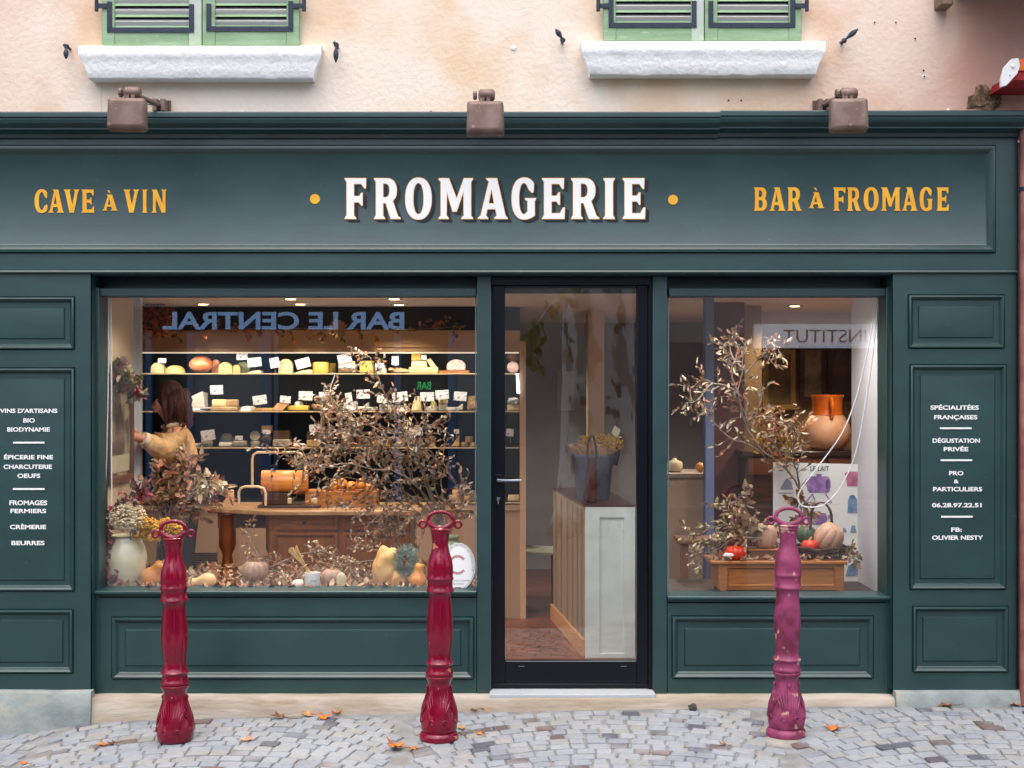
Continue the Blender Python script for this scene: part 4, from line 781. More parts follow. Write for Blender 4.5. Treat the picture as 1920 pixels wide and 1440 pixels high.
# ================= woman in the shop =================
def skin_mesh(name, verts, edges, radii, mat, parent, sub=2, root=0):
    me = bpy.data.meshes.new(name); off = parent.location if parent else Vector()
    me.from_pydata([Vector(v)-off for v in verts], edges, []); o = bpy.data.objects.new(name, me); C.objects.link(o); o.parent = parent
    bm = bmesh.new(); bm.from_mesh(me); lay = bm.verts.layers.skin.verify(); bm.verts.ensure_lookup_table()
    for i, v in enumerate(bm.verts):
        r = radii[i]; v[lay].radius = r if isinstance(r, tuple) else (r, r); v[lay].use_root = (i == root)
    bm.to_mesh(me); bm.free(); me.materials.append(mat)
    a = o.modifiers.new('skin', 'SKIN'); a.use_smooth_shade = True; a.branch_smoothing = .6
    b = o.modifiers.new('sub', 'SUBSURF'); b.levels = b.render_levels = sub
    return o
MSK = M('skin', s(198,134,112), .55); MSWT = M('sweatshirt', s(204,162,114), .9, rgb2=s(188,144,98), scale=6, bump=.9, bscale=7, bdist=.06); MHAIR = M('auburn_hair', s(52,24,20), .45, rgb2=s(86,36,26), scale=14, stretch=(8,8,.6), bump=.6, bscale=60)
MTR = M('dark_trousers', s(28,30,38), .8)
W = thing('person', (-2.12, 1.25, ZF), 'woman in a loose beige sweatshirt leaning left, dark auburn hair, seen through the left window', 'person')
y = 1.25; wp = lambda a, b, yy=1.25: P(a, b, yy)
hd = wp(309,752)
V = [wp(338,905), wp(336,868), wp(334,830), wp(328,806), wp(322,790), wp(312,765), wp(309,738),      # 0 pelvis .. 6 crown
     wp(299,771), wp(289,762,1.235), wp(285,759,1.23),                                          # 7 chin, 8 face, 9 nose
     wp(332,812,1.10), wp(306,848,.98), wp(278,826,.90), wp(263,820,.86),                       # near arm 10..13 (wrist)
     wp(322,812,1.40), wp(300,842,1.46), wp(275,835,1.42), wp(262,832,1.40),                    # far arm 14..17
     Vector((wp(340,905).x,1.16,.92)), Vector((wp(345,905).x,1.15,.52)), Vector((wp(347,905).x,1.15,.12)), Vector((wp(332,905).x,1.14,.075)),
     Vector((wp(338,905).x,1.34,.92)), Vector((wp(334,905).x,1.34,.52)), Vector((wp(336,905).x,1.34,.12)), Vector((wp(320,905).x,1.33,.075))]
E = [(0,1),(1,2),(2,3),(3,4),(4,5),(5,6),(5,7),(5,8),(8,9),(3,10),(10,11),(11,12),(12,13),(3,14),(14,15),(15,16),(16,17),(0,18),(18,19),(19,20),(20,21),(0,22),(22,23),(23,24),(24,25)]
Rr = [(.11,.10),(.10,.085),(.08,.065),.032,.040,(.082,.088),(.062,.07),.032,.040,.014,.026,.03,.028,.024,.026,.03,.028,.024,.09,.06,.045,.035,.09,.06,.045,.035]
body = skin_mesh('body', V, E, Rr, MSK, W)
# near hand: palm and five fingers reaching to the white post
def hand(p, d, up, par):
    mb = MB(); d = Vector(d).normalized(); up = Vector(up).normalized(); w = d.cross(up).normalized(); p = Vector(p)
    mb.tube([p-d*.02, p+d*.02, p+d*.06, p+d*.085], [.022,.028,.03,.024], 10)
    for i, (o_, L) in enumerate(((-.024,.062),(-.008,.072),(.008,.068),(.023,.054))):
        b = p+d*.08+up*o_; mb.tube([b, b+d*L*.45+w*.004, b+d*L*.75+w*.014, b+d*L+w*.026], [.0085,.008,.0075,.006], 8)
    b = p+d*.02+up*.024; mb.tube([b, b+d*.02+up*.022, b+d*.045+up*.03], [.011,.0095,.007], 8)
    mb.build('hand', MSK, par, smooth=180)
hand(wp(264,821,.86), (-1,0,.15), (0,.2,1), W); hand(wp(262,832,1.40), (-1,0,.05), (0,.2,1), W)
SV = [wp(340,884), wp(338,852), wp(334,822), wp(327,802), wp(332,813,1.10), wp(306,850,.98), wp(283,830,.92), wp(272,824,.885), wp(322,813,1.40), wp(300,845,1.46), wp(278,836,1.42)]
SE = [(0,1),(1,2),(2,3),(2,4),(4,5),(5,6),(6,7),(2,8),(8,9),(9,10)]
skin_mesh('sweatshirt', SV, SE, [(.145,.14),(.155,.145),(.15,.145),.082,.088,.084,.066,.048,.085,.074,.052], MSWT, W)
mb = MB(); mb.tube([wp(274,825,.89), wp(267,822,.87)], [.046,.043], 16); mb.build('cuff', M('cuff', s(214,190,160), .9), W)
mb = MB(); cN = wp(325,797); mb.tube([cN+Vector((.066*math.cos(a), .07*math.sin(a), .012*math.cos(a))) for a in [i*math.pi/10 for i in range(20)]], .014, 8, closed=True); mb.build('collar', M('cuff'), W)
TV = [Vector(V[0]), Vector(V[18]), Vector(V[19]), Vector(V[20]), Vector(V[22]), Vector(V[23]), Vector(V[24])]
skin_mesh('trousers', TV, [(0,1),(1,2),(2,3),(0,4),(4,5),(5,6)], [(.15,.14),.105,.075,.06,.105,.075,.06], MTR, W)
# hair: cap and shoulder length strands
mb = MB(); cc = wp(320,742)
mb.ell(cc, .082,.096,.104, 22, 14, nz=.05, seed=2)
rn = random.Random(3)
for i in range(70):
    a = rn.uniform(-.25,1.9); yy = .095*math.cos(rn.uniform(0,6.28)); x0_ = cc.x+.085*math.sin(a)-.005
    p0 = Vector((x0_, cc.y+yy, cc.z+rn.uniform(-.02,.05))); L = rn.uniform(.13,.22)
    mb.tube([p0, p0+Vector((rn.uniform(0,.03),yy*.15,-L*.4)), p0+Vector((rn.uniform(.0,.045),yy*.1,-L*.75)), p0+Vector((rn.uniform(-.015,.04),0,-L))], [.014,.018,.014,.003], 6)
for i in range(12):      # fringe falling in front of the ear and cheek
    p0 = wp(310+rn.uniform(-6,6), 730+rn.uniform(-4,4), 1.25-rn.uniform(.05,.10)); L = rn.uniform(.06,.14)
    mb.tube([p0, p0+Vector((.01,-.004,-L*.5)), p0+Vector((.02,.0,-L))], [.010,.011,.003], 6)
mb.build('hair', MHAIR, W, smooth=180)
mb = MB()
for yy in (1.195,1.275): mb.ell(wp(291,757,yy), .007,.008,.004, 8, 6)
mb.build('eyes', M('eye_dark', s(40,24,20), .3), W)
mb = MB(); mb.tube([wp(290,772,1.215), wp(289,772.5,1.235), wp(290,772,1.255)], [.003,.005,.003], 6); mb.build('lips', M('lips', s(170,84,76), .5), W)
mb = MB()
for yy in (1.19,1.28): mb.tube([wp(290,752,yy-.01), wp(288.5,751,yy), wp(290,752,yy+.012)], .0025, 5)
mb.build('eyebrows', MHAIR, W)

# ================= dried foliage =================
DL = {'tan': M('dry_tan', s(192,166,132), .8, rgb2=s(158,128,96), scale=16), 'grey': M('dry_grey', s(176,162,146), .8, rgb2=s(138,122,106), scale=16), 'rust': M('dry_rust', s(176,112,74), .8, rgb2=s(138,82,52), scale=16), 'brown': M('dry_brown', s(152,114,86), .8, rgb2=s(118,84,62), scale=16), 'cream': M('dry_cream', s(232,218,184), .8, rgb2=s(206,184,142), scale=60), 'red': M('dry_red', s(120,36,40), .8, rgb2=s(150,70,66), scale=16), 'gold': M('dry_gold', s(216,164,52), .8, rgb2=s(190,134,36), scale=30), 'olive': M('dry_olive', s(110,104,58), .8), 'org': M('dry_orange', s(190,100,40), .8, rgb2=s(150,74,30), scale=20)}
MTW = M('dry_twig', s(150,130,112), .85, rgb2=s(116,98,82), scale=12)
def rv(r, k=1.): return Vector((r.uniform(-1,1), r.uniform(-1,1), r.uniform(-1,1)))*k
def bouquet(root, stems, lmats, r, twigs=7, tl=.22, nl=7, ll=.045, lw=.018, rad=.006, yspread=.12, start=.25, ang=.9, droop=0.):
    """stems: lists of points; side twigs with small leaves grow from each."""
    sm = MB(); lm = MB()
    for st in stems:
        pts = [Vector(p) for p in st]; n = len(pts); fine = []
        for i in range(n-1):
            p0, p1, p2, p3 = pts[max(i-1,0)], pts[i], pts[i+1], pts[min(i+2,n-1)]
            for k in range(5):
                t_ = k/5; fine.append(.5*((2*p1)+(-p0+p2)*t_+(2*p0-5*p1+4*p2-p3)*t_*t_+(-p0+3*p1-3*p2+p3)*t_**3)+rv(r,.004))
        fine.append(pts[-1]); m = len(fine)
        sm.tube(fine, [rad*(1-.75*i/m)+.001 for i in range(m)], 6)
        for q in range(twigs):
            i = int(m*(start+(1-start)*(q+r.random())/twigs)); i = min(max(i,1), m-2)
            d = (fine[i+1]-fine[i-1]).normalized(); side = d.cross(rv(r)); side.normalize()
            dd = (d*(1-ang*.5)+side*ang); dd.y *= yspread*4; dd.normalize(); L = tl*r.uniform(.5,1.15)
            tp = [fine[i]]; k = 5
            for j in range(k): dd = (dd+rv(r,.28)+Vector((0,0,-droop))).normalized(); tp.append(tp[-1]+dd*L/k)
            sm.tube(tp, [rad*.35*(1-.6*j/k)+.0006 for j in range(k+1)], 4)
            for j in range(nl):
                u = (j+1)/nl*k; a = min(int(u), k-1); pp = tp[a].lerp(tp[a+1], u-a); ld = (tp[a+1]-tp[a]).normalized()+rv(r,1.0); ld.z -= .2
                lm.m = r.randrange(len(lmats)); lm.leaf(pp, ld, rv(r), ll*r.uniform(.6,1.25), lw*r.uniform(.7,1.3), fold=r.uniform(.05,.6))
    sm.build('stems', MTW, root, smooth=60, fix=False)
    if lm.v: lm.build('leaves', [DL[m_] for m_ in lmats], root, smooth=0, fix=False)
r = random.Random(21)
def pl(lst, y0, y1=None):
    y1 = y0 if y1 is None else y1; n = len(lst); return [P(a, b, y0+(y1-y0)*i/(n-1)) for i, (a, b) in enumerate(lst)]
yv = .62
t = thing('dried_branches', P(842,1012,yv), 'huge spray of dry leafy branches arching left from the green vase', 'dried branches')
ST = [[(840,1010),(822,960),(800,905),(775,850),(752,800),(728,755),(706,700),(692,668)],
 [(840,1010),(812,950),(770,900),(720,870),(665,845),(610,838),(560,845),(520,858)],
 [(838,1008),(800,955),(745,925),(690,905),(640,895),(590,905)],
 [(842,1005),(832,950),(826,900),(816,860),(790,835),(750,820),(700,820),(650,815),(615,800)],
 [(838,1008),(805,970),(760,955),(715,950),(680,940),(655,955)],
 [(840,1010),(800,940),(765,880),(735,830),(700,800),(665,790),(640,775),(622,760)],
 [(838,1010),(800,965),(770,975),(740,990),(715,985)],
 [(842,1008),(812,930),(790,880),(745,845),(690,835),(640,840),(600,830)],
 [(842,1008),(852,975),(858,950),(868,925)],
 [(840,1010),(815,950),(795,900),(785,850),(790,810),(800,790)],
 [(838,1008),(790,920),(740,885),(700,880),(655,870),(615,872),(575,870)],
 [(840,1010),(820,930),(805,870),(770,820),(740,780),(715,770)],
 [(838,1010),(780,940),(735,905),(700,860),(650,850),(610,860),(560,880)]]
bouquet(t, [pl(q, yv, yv+r.uniform(-.22,.10)) for q in ST], ['tan','grey','brown','rust','grey','brown'], r, twigs=22, tl=.20, nl=8, ll=.034, lw=.019, rad=.0055, ang=.85)
t = thing('hanging_branch', P(612,700,.7), 'bundle of dry grey twigs with two curled pods hanging by a hook before the shelves', 'dried branches')
mb = MB(); mb.tube([P(624,703,.7)+Vector((.012*math.cos(a),0,.012*math.sin(a))) for a in (2.8,2.2,1.5,.8,.1,-.5)]+[P(621,722,.7), P(617,742,.7)], .0028, 6); mb.build('hook', M('grey_hook', s(170,170,172), .4), t)
mb = MB()
for a in ([(612,770),(606,785),(603,800),(606,818),(612,826)],[(634,775),(637,790),(638,806),(634,822)],[(612,768),(622,764),(632,768)]): mb.tube(pl(a, .7), [.014]*len(a), 8)
mb.build('pods', M('pod', s(150,124,100), .95, rgb2=s(110,86,66), scale=40, bump=1, bscale=90), t)
bouquet(t, [pl([(617,742),(600,760),(608,785),(640,815)],.68), pl([(617,742),(640,770),(665,800),(690,825)],.70), pl([(618,742),(630,760),(655,770),(675,790)],.72), pl([(617,742),(610,755),(604,745)],.7)], ['grey','tan','brown'], r, twigs=11, tl=.10, nl=6, ll=.028, lw=.014, rad=.004, start=.05)
# left: brown leaves bouquet in black glass vase, crock with hydrangeas
yq = .52
t = thing('black_glass_vase', P(312,1085,yq), 'dark speckled glass vase behind the orange squash', 'vase')
vz = ZL1; vb = P(310,1085,yq)
MBL = M('black_glass', s(22,26,36), .12, rgb2=s(150,150,150), scale=26, lo=.6, hi=.72, coat=.6)
mb = MB(); mb.lathe([(.04,0),(.052,.02),(.056,.12),(.052,.22),(.045,.28),(.05,.30)], (vb.x,yq,ZL1+.001), 28); mb.build('body', MBL, t)
t = thing('brown_leaf_bouquet', P(318,1000,.56), 'bouquet of brown preserved leaves spreading above the dark vase', 'dried bouquet')
ST = [[(312,1000),(320,950),(330,915),(342,880),(352,862)],[(312,1000),(310,950),(305,915),(312,880)],[(313,1000),(335,955),(365,925),(400,915)],[(313,1000),(340,960),(375,935),(412,918)],[(312,1000),(325,960),(345,945),(358,960)],[(312,1000),(300,960),(290,930),(292,900)],[(312,1000),(322,950),(326,905),(318,875)],[(312,1000),(332,940),(355,905),(362,882)]]
bouquet(t, [pl(q, .56, .56+r.uniform(-.12,.14)) for q in ST], ['brown','rust','brown','tan'], r, twigs=9, tl=.12, nl=7, ll=.062, lw=.034, rad=.004, start=.2)
t = thing('pale_leaf_twig', P(360,950,.5), 'twig of pale round leaves reaching right beside the wire rail', 'dried twig')
bouquet(t, [pl([(345,945),(365,925),(385,912),(412,905)],.42), pl([(350,935),(370,912),(395,900)],.45)], ['cream','tan'], r, twigs=5, tl=.07, nl=5, ll=.055, lw=.032, rad=.003)
# crock
yk = .36; ck = P(235,1103,yk)
t = thing('stoneware_crock', (ck.x, yk, ZL1), 'large glossy cream stoneware crock at the left of the window', 'crock')
k = (D+yk)/F; hz = Z(1003,yk)-ZL1
prof = [(26,0),(28,.01),(33,.14),(38,.32),(40.5,.5),(40,.62),(36.5,.76),(31,.87),(27.5,.93),(27,.955),(30,.965),(30.5,.985),(29,1.0),(25,.99),(24,.93),(26,.85)]
MCK = M('cream_glaze', s(232,226,196), .14, rgb2=s(216,206,168), scale=5, coat=.5, bump=.06, bscale=12)
mb = MB(); mb.lathe([(a*k, b*hz) for a, b in prof], (ck.x,yk,ZL1+.001), 44); mb.build('body', MCK, t, smooth=60)
mb = MB(); mb.lathe([(30.6*k,hz*.962+.001),(31.4*k,hz*.972),(31.4*k,hz*.985),(30.4*k,hz*.995)], (ck.x,yk,ZL1+.001), 44, cap=False); mb.build('rim', M('rim_brown', s(150,128,92), .4), t)
def flowerball(name, c, rx, rz, col, label, cat, n=900, petal=.012, par=None, disk=False):
    t_ = thing(name, c, label, cat); mb = MB(); rr = random.Random(int(c[0]*1000))
    for i in range(n):
        v = rv(rr); 
        if v.length < .05: continue
        v.normalize(); q = Vector((v.x*rx, v.y*rx, v.z*rz))*rr.uniform(.55,1.05)
        if disk: mb.ell(Vector(c)+q, petal,petal,petal*.7, 6, 4, nz=.3, seed=i)
        else: mb.leaf(Vector(c)+q, v+rv(rr,.7), rv(rr), petal*2, petal, fold=.3)
    mb.build('flowers', DL[col], t_, smooth=0, fix=False)
    mb = MB(); mb.tube([c, Vector(c)+Vector((.01,.02,-rz*1.6))], .004, 6); mb.build('stalk', MTW, t_); return t_
flowerball('white_hydrangea', P(240,970,.27), .100, .082, 'cream', 'creamy white dried flower head above the cream crock', 'dried flower', n=950, petal=.0085, disk=True)
for i, (px, py, rr_) in enumerate(((272,990,.045),(292,985,.05),(282,1006,.045),(300,1004,.032))): pass
t = thing('yellow_flowers', P(288,995,.36), 'mustard yellow dried flower heads between the crock and the first bollard', 'dried flower')
mb = MB(); rr = random.Random(8)
for (px, py, q) in ((268,980,.04),(285,984,.04),(278,1001,.045),(297,990,.035),(262,1000,.035),(290,1008,.03),(318,985,.038),(330,992,.03),(322,1005,.03),(310,978,.026)):
    c = P(px, py, .27+rr.uniform(-.03,.04))
    for i in range(90):
        v = rv(rr).normalized(); mb.ell(c+Vector((v.x*q*1.15, v.y*q*1.15, v.z*q*.85))*rr.uniform(.8,1.05), .0075,.0075,.006, 6, 4)
mb.build('flowers', DL['gold'], t, smooth=180, fix=False)
mb = MB()
for a, b in ((275,1000),(292,995),(320,995)): mb.tube([P(a,b,.38), P(302,1030,.5)], .003, 5)
mb.build('stalk', MTW, t)
t = thing('red_foliage', P(200,1080,.28), 'dark red dried leaves trailing down the left side of the crock', 'dried foliage')
ST = [[(215,960),(200,985),(193,1020),(190,1060),(196,1095)],[(205,985),(196,1010),(200,1040),(192,1080)],[(245,940),(255,925),(262,918)],[(200,1090),(212,1096),(222,1100)],[(238,948),(230,950),(226,960)]]
bouquet(t, [pl(q, .26, .24) for q in ST], ['red','red','brown'], r, twigs=12, tl=.06, nl=5, ll=.045, lw=.03, rad=.003, start=0)
# leaves strewn on the ledge : uncountable
def litter(x0, x1, zl, y0, y1, n, cols, name, hmax=.05, ll=.045, lw=.028, seed=1, dens=None):
    mb = MB(); rr = random.Random(seed)
    for i in range(n):
        x = rr.uniform(x0, x1); y_ = rr.uniform(y0, y1); h = hmax*(dens(x, y_) if dens else 1)*rr.random()
        d = Vector((rr.uniform(-1,1), rr.uniform(-1,1), rr.uniform(-.1,.7))); mb.m = rr.randrange(len(cols)); mb.leaf((x, y_, zl+.004+h), d, Vector((rr.uniform(-.5,.5), rr.uniform(-.7,.4), 1)), ll*rr.uniform(.5,1.2), lw*rr.uniform(.6,1.3), fold=rr.uniform(0,.7))
    return tag(mb.build(name, [DL[c] for c in cols], None, smooth=0, fix=False), kind='stuff')
dn = lambda x, y_: .12+.75*max(0,min(1,(y_-.30)/.25))*(.45+.55*math.sin(x*5.2+1.0)**2)
o = litter(X(192,.22), X(888,.22), ZL1, .185, .66, 1900, ['tan','brown','brown','brown','rust','tan'], 'dry_leaves', .105, ll=.058, lw=.036, seed=3, dens=dn); o['label'] = 'dry brown leaves strewn over the left window ledge'; o['category'] = 'leaves'
t = thing('dry_twig', P(465,1050,.4), 'thin dry branch rising above the pale ribbed pumpkin', 'dried branch')
bouquet(t, [pl([(530,1080),(500,1060),(478,1030),(465,1000),(462,985)],.42,.40), pl([(480,1070),(520,1058),(560,1040),(590,1035)],.42), pl([(500,1075),(540,1062),(500,1050),(470,1052)],.44)], ['brown','tan','rust'], r, twigs=8, tl=.08, nl=5, ll=.034, lw=.016, rad=.005, start=.2)
t = thing('dry_twig', P(640,1075,.4), 'tangle of fine dry stems lying between the mug and the paper parcel', 'dried branch')
bouquet(t, [pl([(590,1050),(625,1060),(660,1058),(705,1048)],.42), pl([(585,1040),(610,1035),(640,1050),(668,1070)],.45), pl([(570,1020),(600,1035),(640,1060)],.5), pl([(720,1035),(690,1025),(670,1018)],.42), pl([(700,1052),(640,1056),(600,1064)],.40)], ['tan','brown','cream'], r, twigs=9, tl=.08, nl=6, ll=.026, lw=.014, rad=.003, start=.05)
# squashes and pumpkins
MSQ = M('squash_orange', s(222,152,72), .32, rgb2=s(206,130,56), scale=8, bump=.1, bscale=14); MSQ2 = M('squash_buff', s(226,184,130), .4, rgb2=s(212,164,110), scale=8); MPK = M('pumpkin_grey', s(176,142,122), .55, rgb2=s(150,120,104), scale=9, bump=.15, bscale=20); MPP = M('pumpkin_pink', s(208,166,136), .5, rgb2=s(188,142,116), scale=5, bump=.15, bscale=16); MRED = M('pumpkin_red', s(226,66,16), .25, rgb2=s(206,48,10), scale=6); MGRN = M('pumpkin_green', s(74,92,66), .5, rgb2=s(56,74,52), scale=9); MSTK = M('dry_stalk', s(168,138,86), .8)
def squash(px, py, wpx, mat, label, y_, prof, rot=(0,0,0), zl=None, stalk=True, cat='squash', name='squash'):
    k = (D+y_)/F*wpx; c = P(px, py, y_); t_ = thing(name, c, label, cat)
    rt = (Matrix.Rotation(R(rot[2]),3,'Z') @ Matrix.Rotation(R(rot[1]),3,'Y') @ Matrix.Rotation(R(rot[0]),3,'X'))
    mb = MB(); mb.lathe([(a*k, b*k) for a, b in prof], c, 32, rt, mod=lambda a, z: 1+.02*math.sin(5*a)); mb.build('fruit', mat, t_, smooth=180)
    if stalk: mb = MB(); e = prof[-1][1]*k; mb.tube([c+rt @ Vector((0,0,e-.004)), c+rt @ Vector((.004,0,e+.018))], [.008,.006], 8); mb.build('stalk', MSTK, t_)
    return t_
BN = [(.02,-.52),(.18,-.5),(.32,-.42),(.40,-.28),(.42,-.12),(.37,.04),(.28,.16),(.235,.28),(.235,.40),(.24,.52),(.2,.62),(.1,.66),(.02,.665)]
def settle(t_, zl):  # drop it so that it touches the ledge
    bpy.context.view_layer.update(); m = min((ch.matrix_world @ v.co).z for ch in t_.children if ch.type == 'MESH' for v in ch.data.vertices); t_.location.z += zl-m
for a in [((287,1080,46,MSQ,'orange butternut squash between the crock and the first bollard',.30,BN,(10,38,0)),ZL1),((382,1090,44,MSQ2,'pale buff butternut squash lying just right of the first bollard',.25,[(p*.8,q) for p, q in BN],(0,-97,0)),ZL1),((783,1080,40,MSQ,'orange butternut squash left of the middle bollard',.27,BN,(0,8,0)),ZL1)]:
    settle(squash(*a[0]), a[1])
def pumpkin(px, py, w, h, mat, label, y_, ribs=10, rot=(0,0,0), zl=None, depth=.09, stalk=True):
    k = (D+y_)/F; c = P(px, py, y_); t_ = thing('pumpkin', c, label, 'pumpkin'); rt = Matrix.Rotation(R(rot[1]),3,'Y') @ Matrix.Rotation(R(rot[0]),3,'X')
    pr = [(.004+w/2*k*math.cos(q)**.75 if abs(q) < 1.5 else .012, h/2*k*math.sin(q)*(1-.10*(abs(q) > 1.3))) for q in [-math.pi/2+i*math.pi/16 for i in range(17)]]
    mb = MB(); mb.lathe(pr, c, ribs*8, rt, mod=lambda a, z: 1-depth*(1-abs(math.sin(a*ribs/2))**.6)); mb.build('fruit', mat, t_, smooth=180)
    if stalk: mb = MB(); mb.tube([c+rt @ Vector((0,0,h/2*k*.8)), c+rt @ Vector((.004,0,h/2*k*1.1)), c+rt @ Vector((.014,0,h/2*k*1.35))], [.012,.008,.009], 8); mb.build('stalk', MSTK, t_)
    if zl is not None: settle(t_, zl)
    return t_
pumpkin(479,1070,50,38,MPK,'greyish pink ribbed pumpkin left of the straw bundle',.42,12,zl=None)
pumpkin(622,1083,40,36,MPK,'pinkish grey pumpkin right of the white mug',.32,8,zl=ZL1)
mb = MB(); c = P(640,1088,.24); mb.ell(c, .030,.014,.045, 20, 12); tag(mb.build('squash_slice', M('slice_cream', s(206,192,150), .5, rgb2=s(180,168,130), scale=12), None, smooth=180), 'pale cut squash half leaning against the pinkish pumpkin', 'squash half')
mb = MB(); c = P(418,1101,.22); mb.ell(c+Vector((0,0,.006)), .018,.018,.016, 14, 10, nz=.1); tag(mb.build('walnut', M('walnut', s(170,112,66), .6, rgb2=s(130,80,44), scale=40, bump=.8, bscale=60), None, smooth=180), 'walnut lying among the dry leaves below the pale pumpkin', 'nut')
# mug with straw bundle
c = P(585,1103,.22); t = thing('white_mug', (c.x,.235,ZL1), 'small white pot with a grey scroll on the left window ledge', 'pot')
k = (D+.235)/F; mb = MB(); h = 31*k; mb.lathe([(13*k,0),(14*k,.003),(14.4*k,h*.9),(15*k,h),(13.5*k,h),(12.8*k,h*.9),(12.5*k,.01)], (c.x,.235,ZL1+.001), 32); mb.build('body', MW, t, smooth=50)
mb = MB(); mb.tube([Vector((c.x+q*k, .235-math.sqrt(max(0,(14.5*k)**2-(q*k)**2))-.0005, ZL1+h*.55+.004*math.sin(q*.9))) for q in range(-2,9)], .0013, 5); mb.build('scroll_mark', M('mark_grey', s(90,100,110), .5), t)
t = thing('straw_bundle', P(575,1060,.25), 'tied bundle of straw leaning left out of the white pot', 'straw bundle'); mb = MB(); rr = random.Random(4)
for i in range(60): 
    a = rr.uniform(-8,8); b = rr.uniform(-5,5); mb.tube([P(583+rr.uniform(-4,4),1078,.235+rr.uniform(-.012,.012)), P(569+a*.35,1058,.235+b*.002), P(549+a,1030+rr.uniform(-5,3)-a*.4,.235+b*.004)], [.0018,.0018,.003], 5)
mb.build('straws', M('straw', s(214,180,122), .8, rgb2=s(190,150,92), scale=20), t, smooth=60, fix=False)
mb = MB(); c1 = P(571,1061,.235); mb.tube([c1+Matrix.Rotation(R(-35),3,'Y') @ Vector((.016*math.cos(q), .016*math.sin(q), 0)) for q in [i*.5236 for i in range(12)]], .002, 5, closed=True); mb.build('tie', M('twine', s(230,210,170), .9), t)
# shell, paper parcel, lichen, green vase
mb = MB(); mb.ell(P(559,1095,.26), .038,.03,.026, 18, 12, nz=.12, seed=5); tag(mb.build('white_shell', M('shell', s(220,208,190), .5), None, smooth=180), 'rounded white shell left of the white pot', 'shell')
mb = MB(); k = .003; c = P(727,1066,.36); mb.ell(c, .088,.075,.122, 40, 30, nz=.28, seed=12)
o = mb.build('paper_parcel', M('kraft_paper', s(216,172,112), .7, rgb2=s(196,150,92), scale=5, bump=.9, bscale=9, detail=2), None, smooth=40); tag(o, 'large crumpled tan paper parcel on the right of the left ledge', 'paper parcel')
mb = MB(); mb.ell(P(748,1085,.30), .045,.04,.05, 18, 12, nz=.3, seed=9); tag(mb.build('paper_parcel', M('kraft_paper'), None, smooth=40), 'small darker paper twist in front of the large parcel', 'paper parcel')
mb = MB(); rr = random.Random(6); c = P(762,1052,.30)
for i in range(800):
    v = rv(rr).normalized(); q = c+Vector((v.x*.062, v.y*.05, v.z*.085))*rr.uniform(.6,1.0); mb.tube([q, q+(v+rv(rr,.8))*.012, q+(v+rv(rr,.8))*.02], [.002,.0016,.0012], 4)
tag(mb.build('lichen_clump', M('lichen', s(140,156,144), .9, rgb2=s(104,120,108), scale=20), None, smooth=0, fix=False), 'grey green lichen clump against the paper parcel', 'lichen')
c = P(842,1085,.5); t = thing('green_vase', (c.x,.5,ZL1), 'sage green pottery vase half behind the middle bollard and the oval sticker', 'vase'); k = (D+.5)/F; hz = Z(1005,.5)-ZL1
mb = MB(); mb.lathe([(30*k,0),(40*k,hz*.2),(42*k,hz*.45),(36*k,hz*.68),(22*k,hz*.84),(17*k,hz*.9),(17*k,hz*.94),(20*k,hz*.97),(19.5*k,hz),(15*k,hz*.99),(14*k,hz*.9)], (c.x,.5,ZL1+.001), 40); mb.build('body', M('sage_glaze', s(138,150,122), .25, rgb2=s(118,132,104), scale=6), t, smooth=60)
# counter table with slicer
t = thing('wooden_counter', (X(590,1.2),1.2,ZF), 'honey brown wooden counter with carved legs in the middle of the shop', 'counter')
zt = Z(958,1.1)
mb = MB(); mb.prismz([(X(402,1.7)*.99,1.68),(X(398,1.35),1.3),(X(500,1.1),1.1),(X(790,1.1),1.1),(X(800,1.7),1.68)], zt-.03, zt); mb.build('counter_top', M('table_oak', s(168,132,96), .4, rgb2=s(140,104,70), scale=6, stretch=(1,5,1)), t, bevel=.006)
mb = MB(); mb.box(X(504,1.16), X(770,1.16), 1.16, 1.62, ZF, zt-.031); mb.build('cabinet_body', MBW, t)
def fpan(mb, a, b, c_, d, yy): mb.rings([(X(a,yy),X(b,yy),Z(d,yy),Z(c_,yy),yy+.004),(X(a,yy),X(b,yy),Z(d,yy),Z(c_,yy),yy-.014),(X(a+5,yy),X(b-5,yy),Z(d-5,yy),Z(c_+5,yy),yy-.014),(X(a+9,yy),X(b-9,yy),Z(d-9,yy),Z(c_+9,yy),yy-.004)])
mb = MB(); fpan(mb,506,634,966,992,1.16); fpan(mb,642,766,966,992,1.16); mb.build('drawer', M('drawer_wood', s(140,80,34), .4, rgb2=s(112,62,26), scale=5, stretch=(1,4,14)), t)
mb = MB(); fpan(mb,506,634,998,1180,1.16); fpan(mb,642,766,998,1180,1.16); mb.build('cupboard_door', MBW, t)
mb = MB()
for a in (570,704): mb.ell(P(a,979,1.14), .012,.012,.012, 10, 8)
mb.build('knob', M('knob_dark', s(60,36,22), .4), t)
for xx in (412,500):
    kx = X(xx,1.25); yy = 1.34 if xx == 412 else 1.2
    mb = MB(); mb.lathe([(.035,0),(.05,.04),(.05,.10),(.03,.14),(.042,.3),(.055,.42),(.038,.55),(.03,.62),(.055,.68),(.055,zt-ZF-.032)], (X(xx,yy)+.05,yy,ZF), 20); mb.build('leg', MBW, t, smooth=60)
mb = MB(); mb.box(X(408,1.3), X(504,1.2), 1.30, 1.60, zt-.13, zt-.031); mb.build('apron', M('apron_dark', s(76,44,26), .5), t)
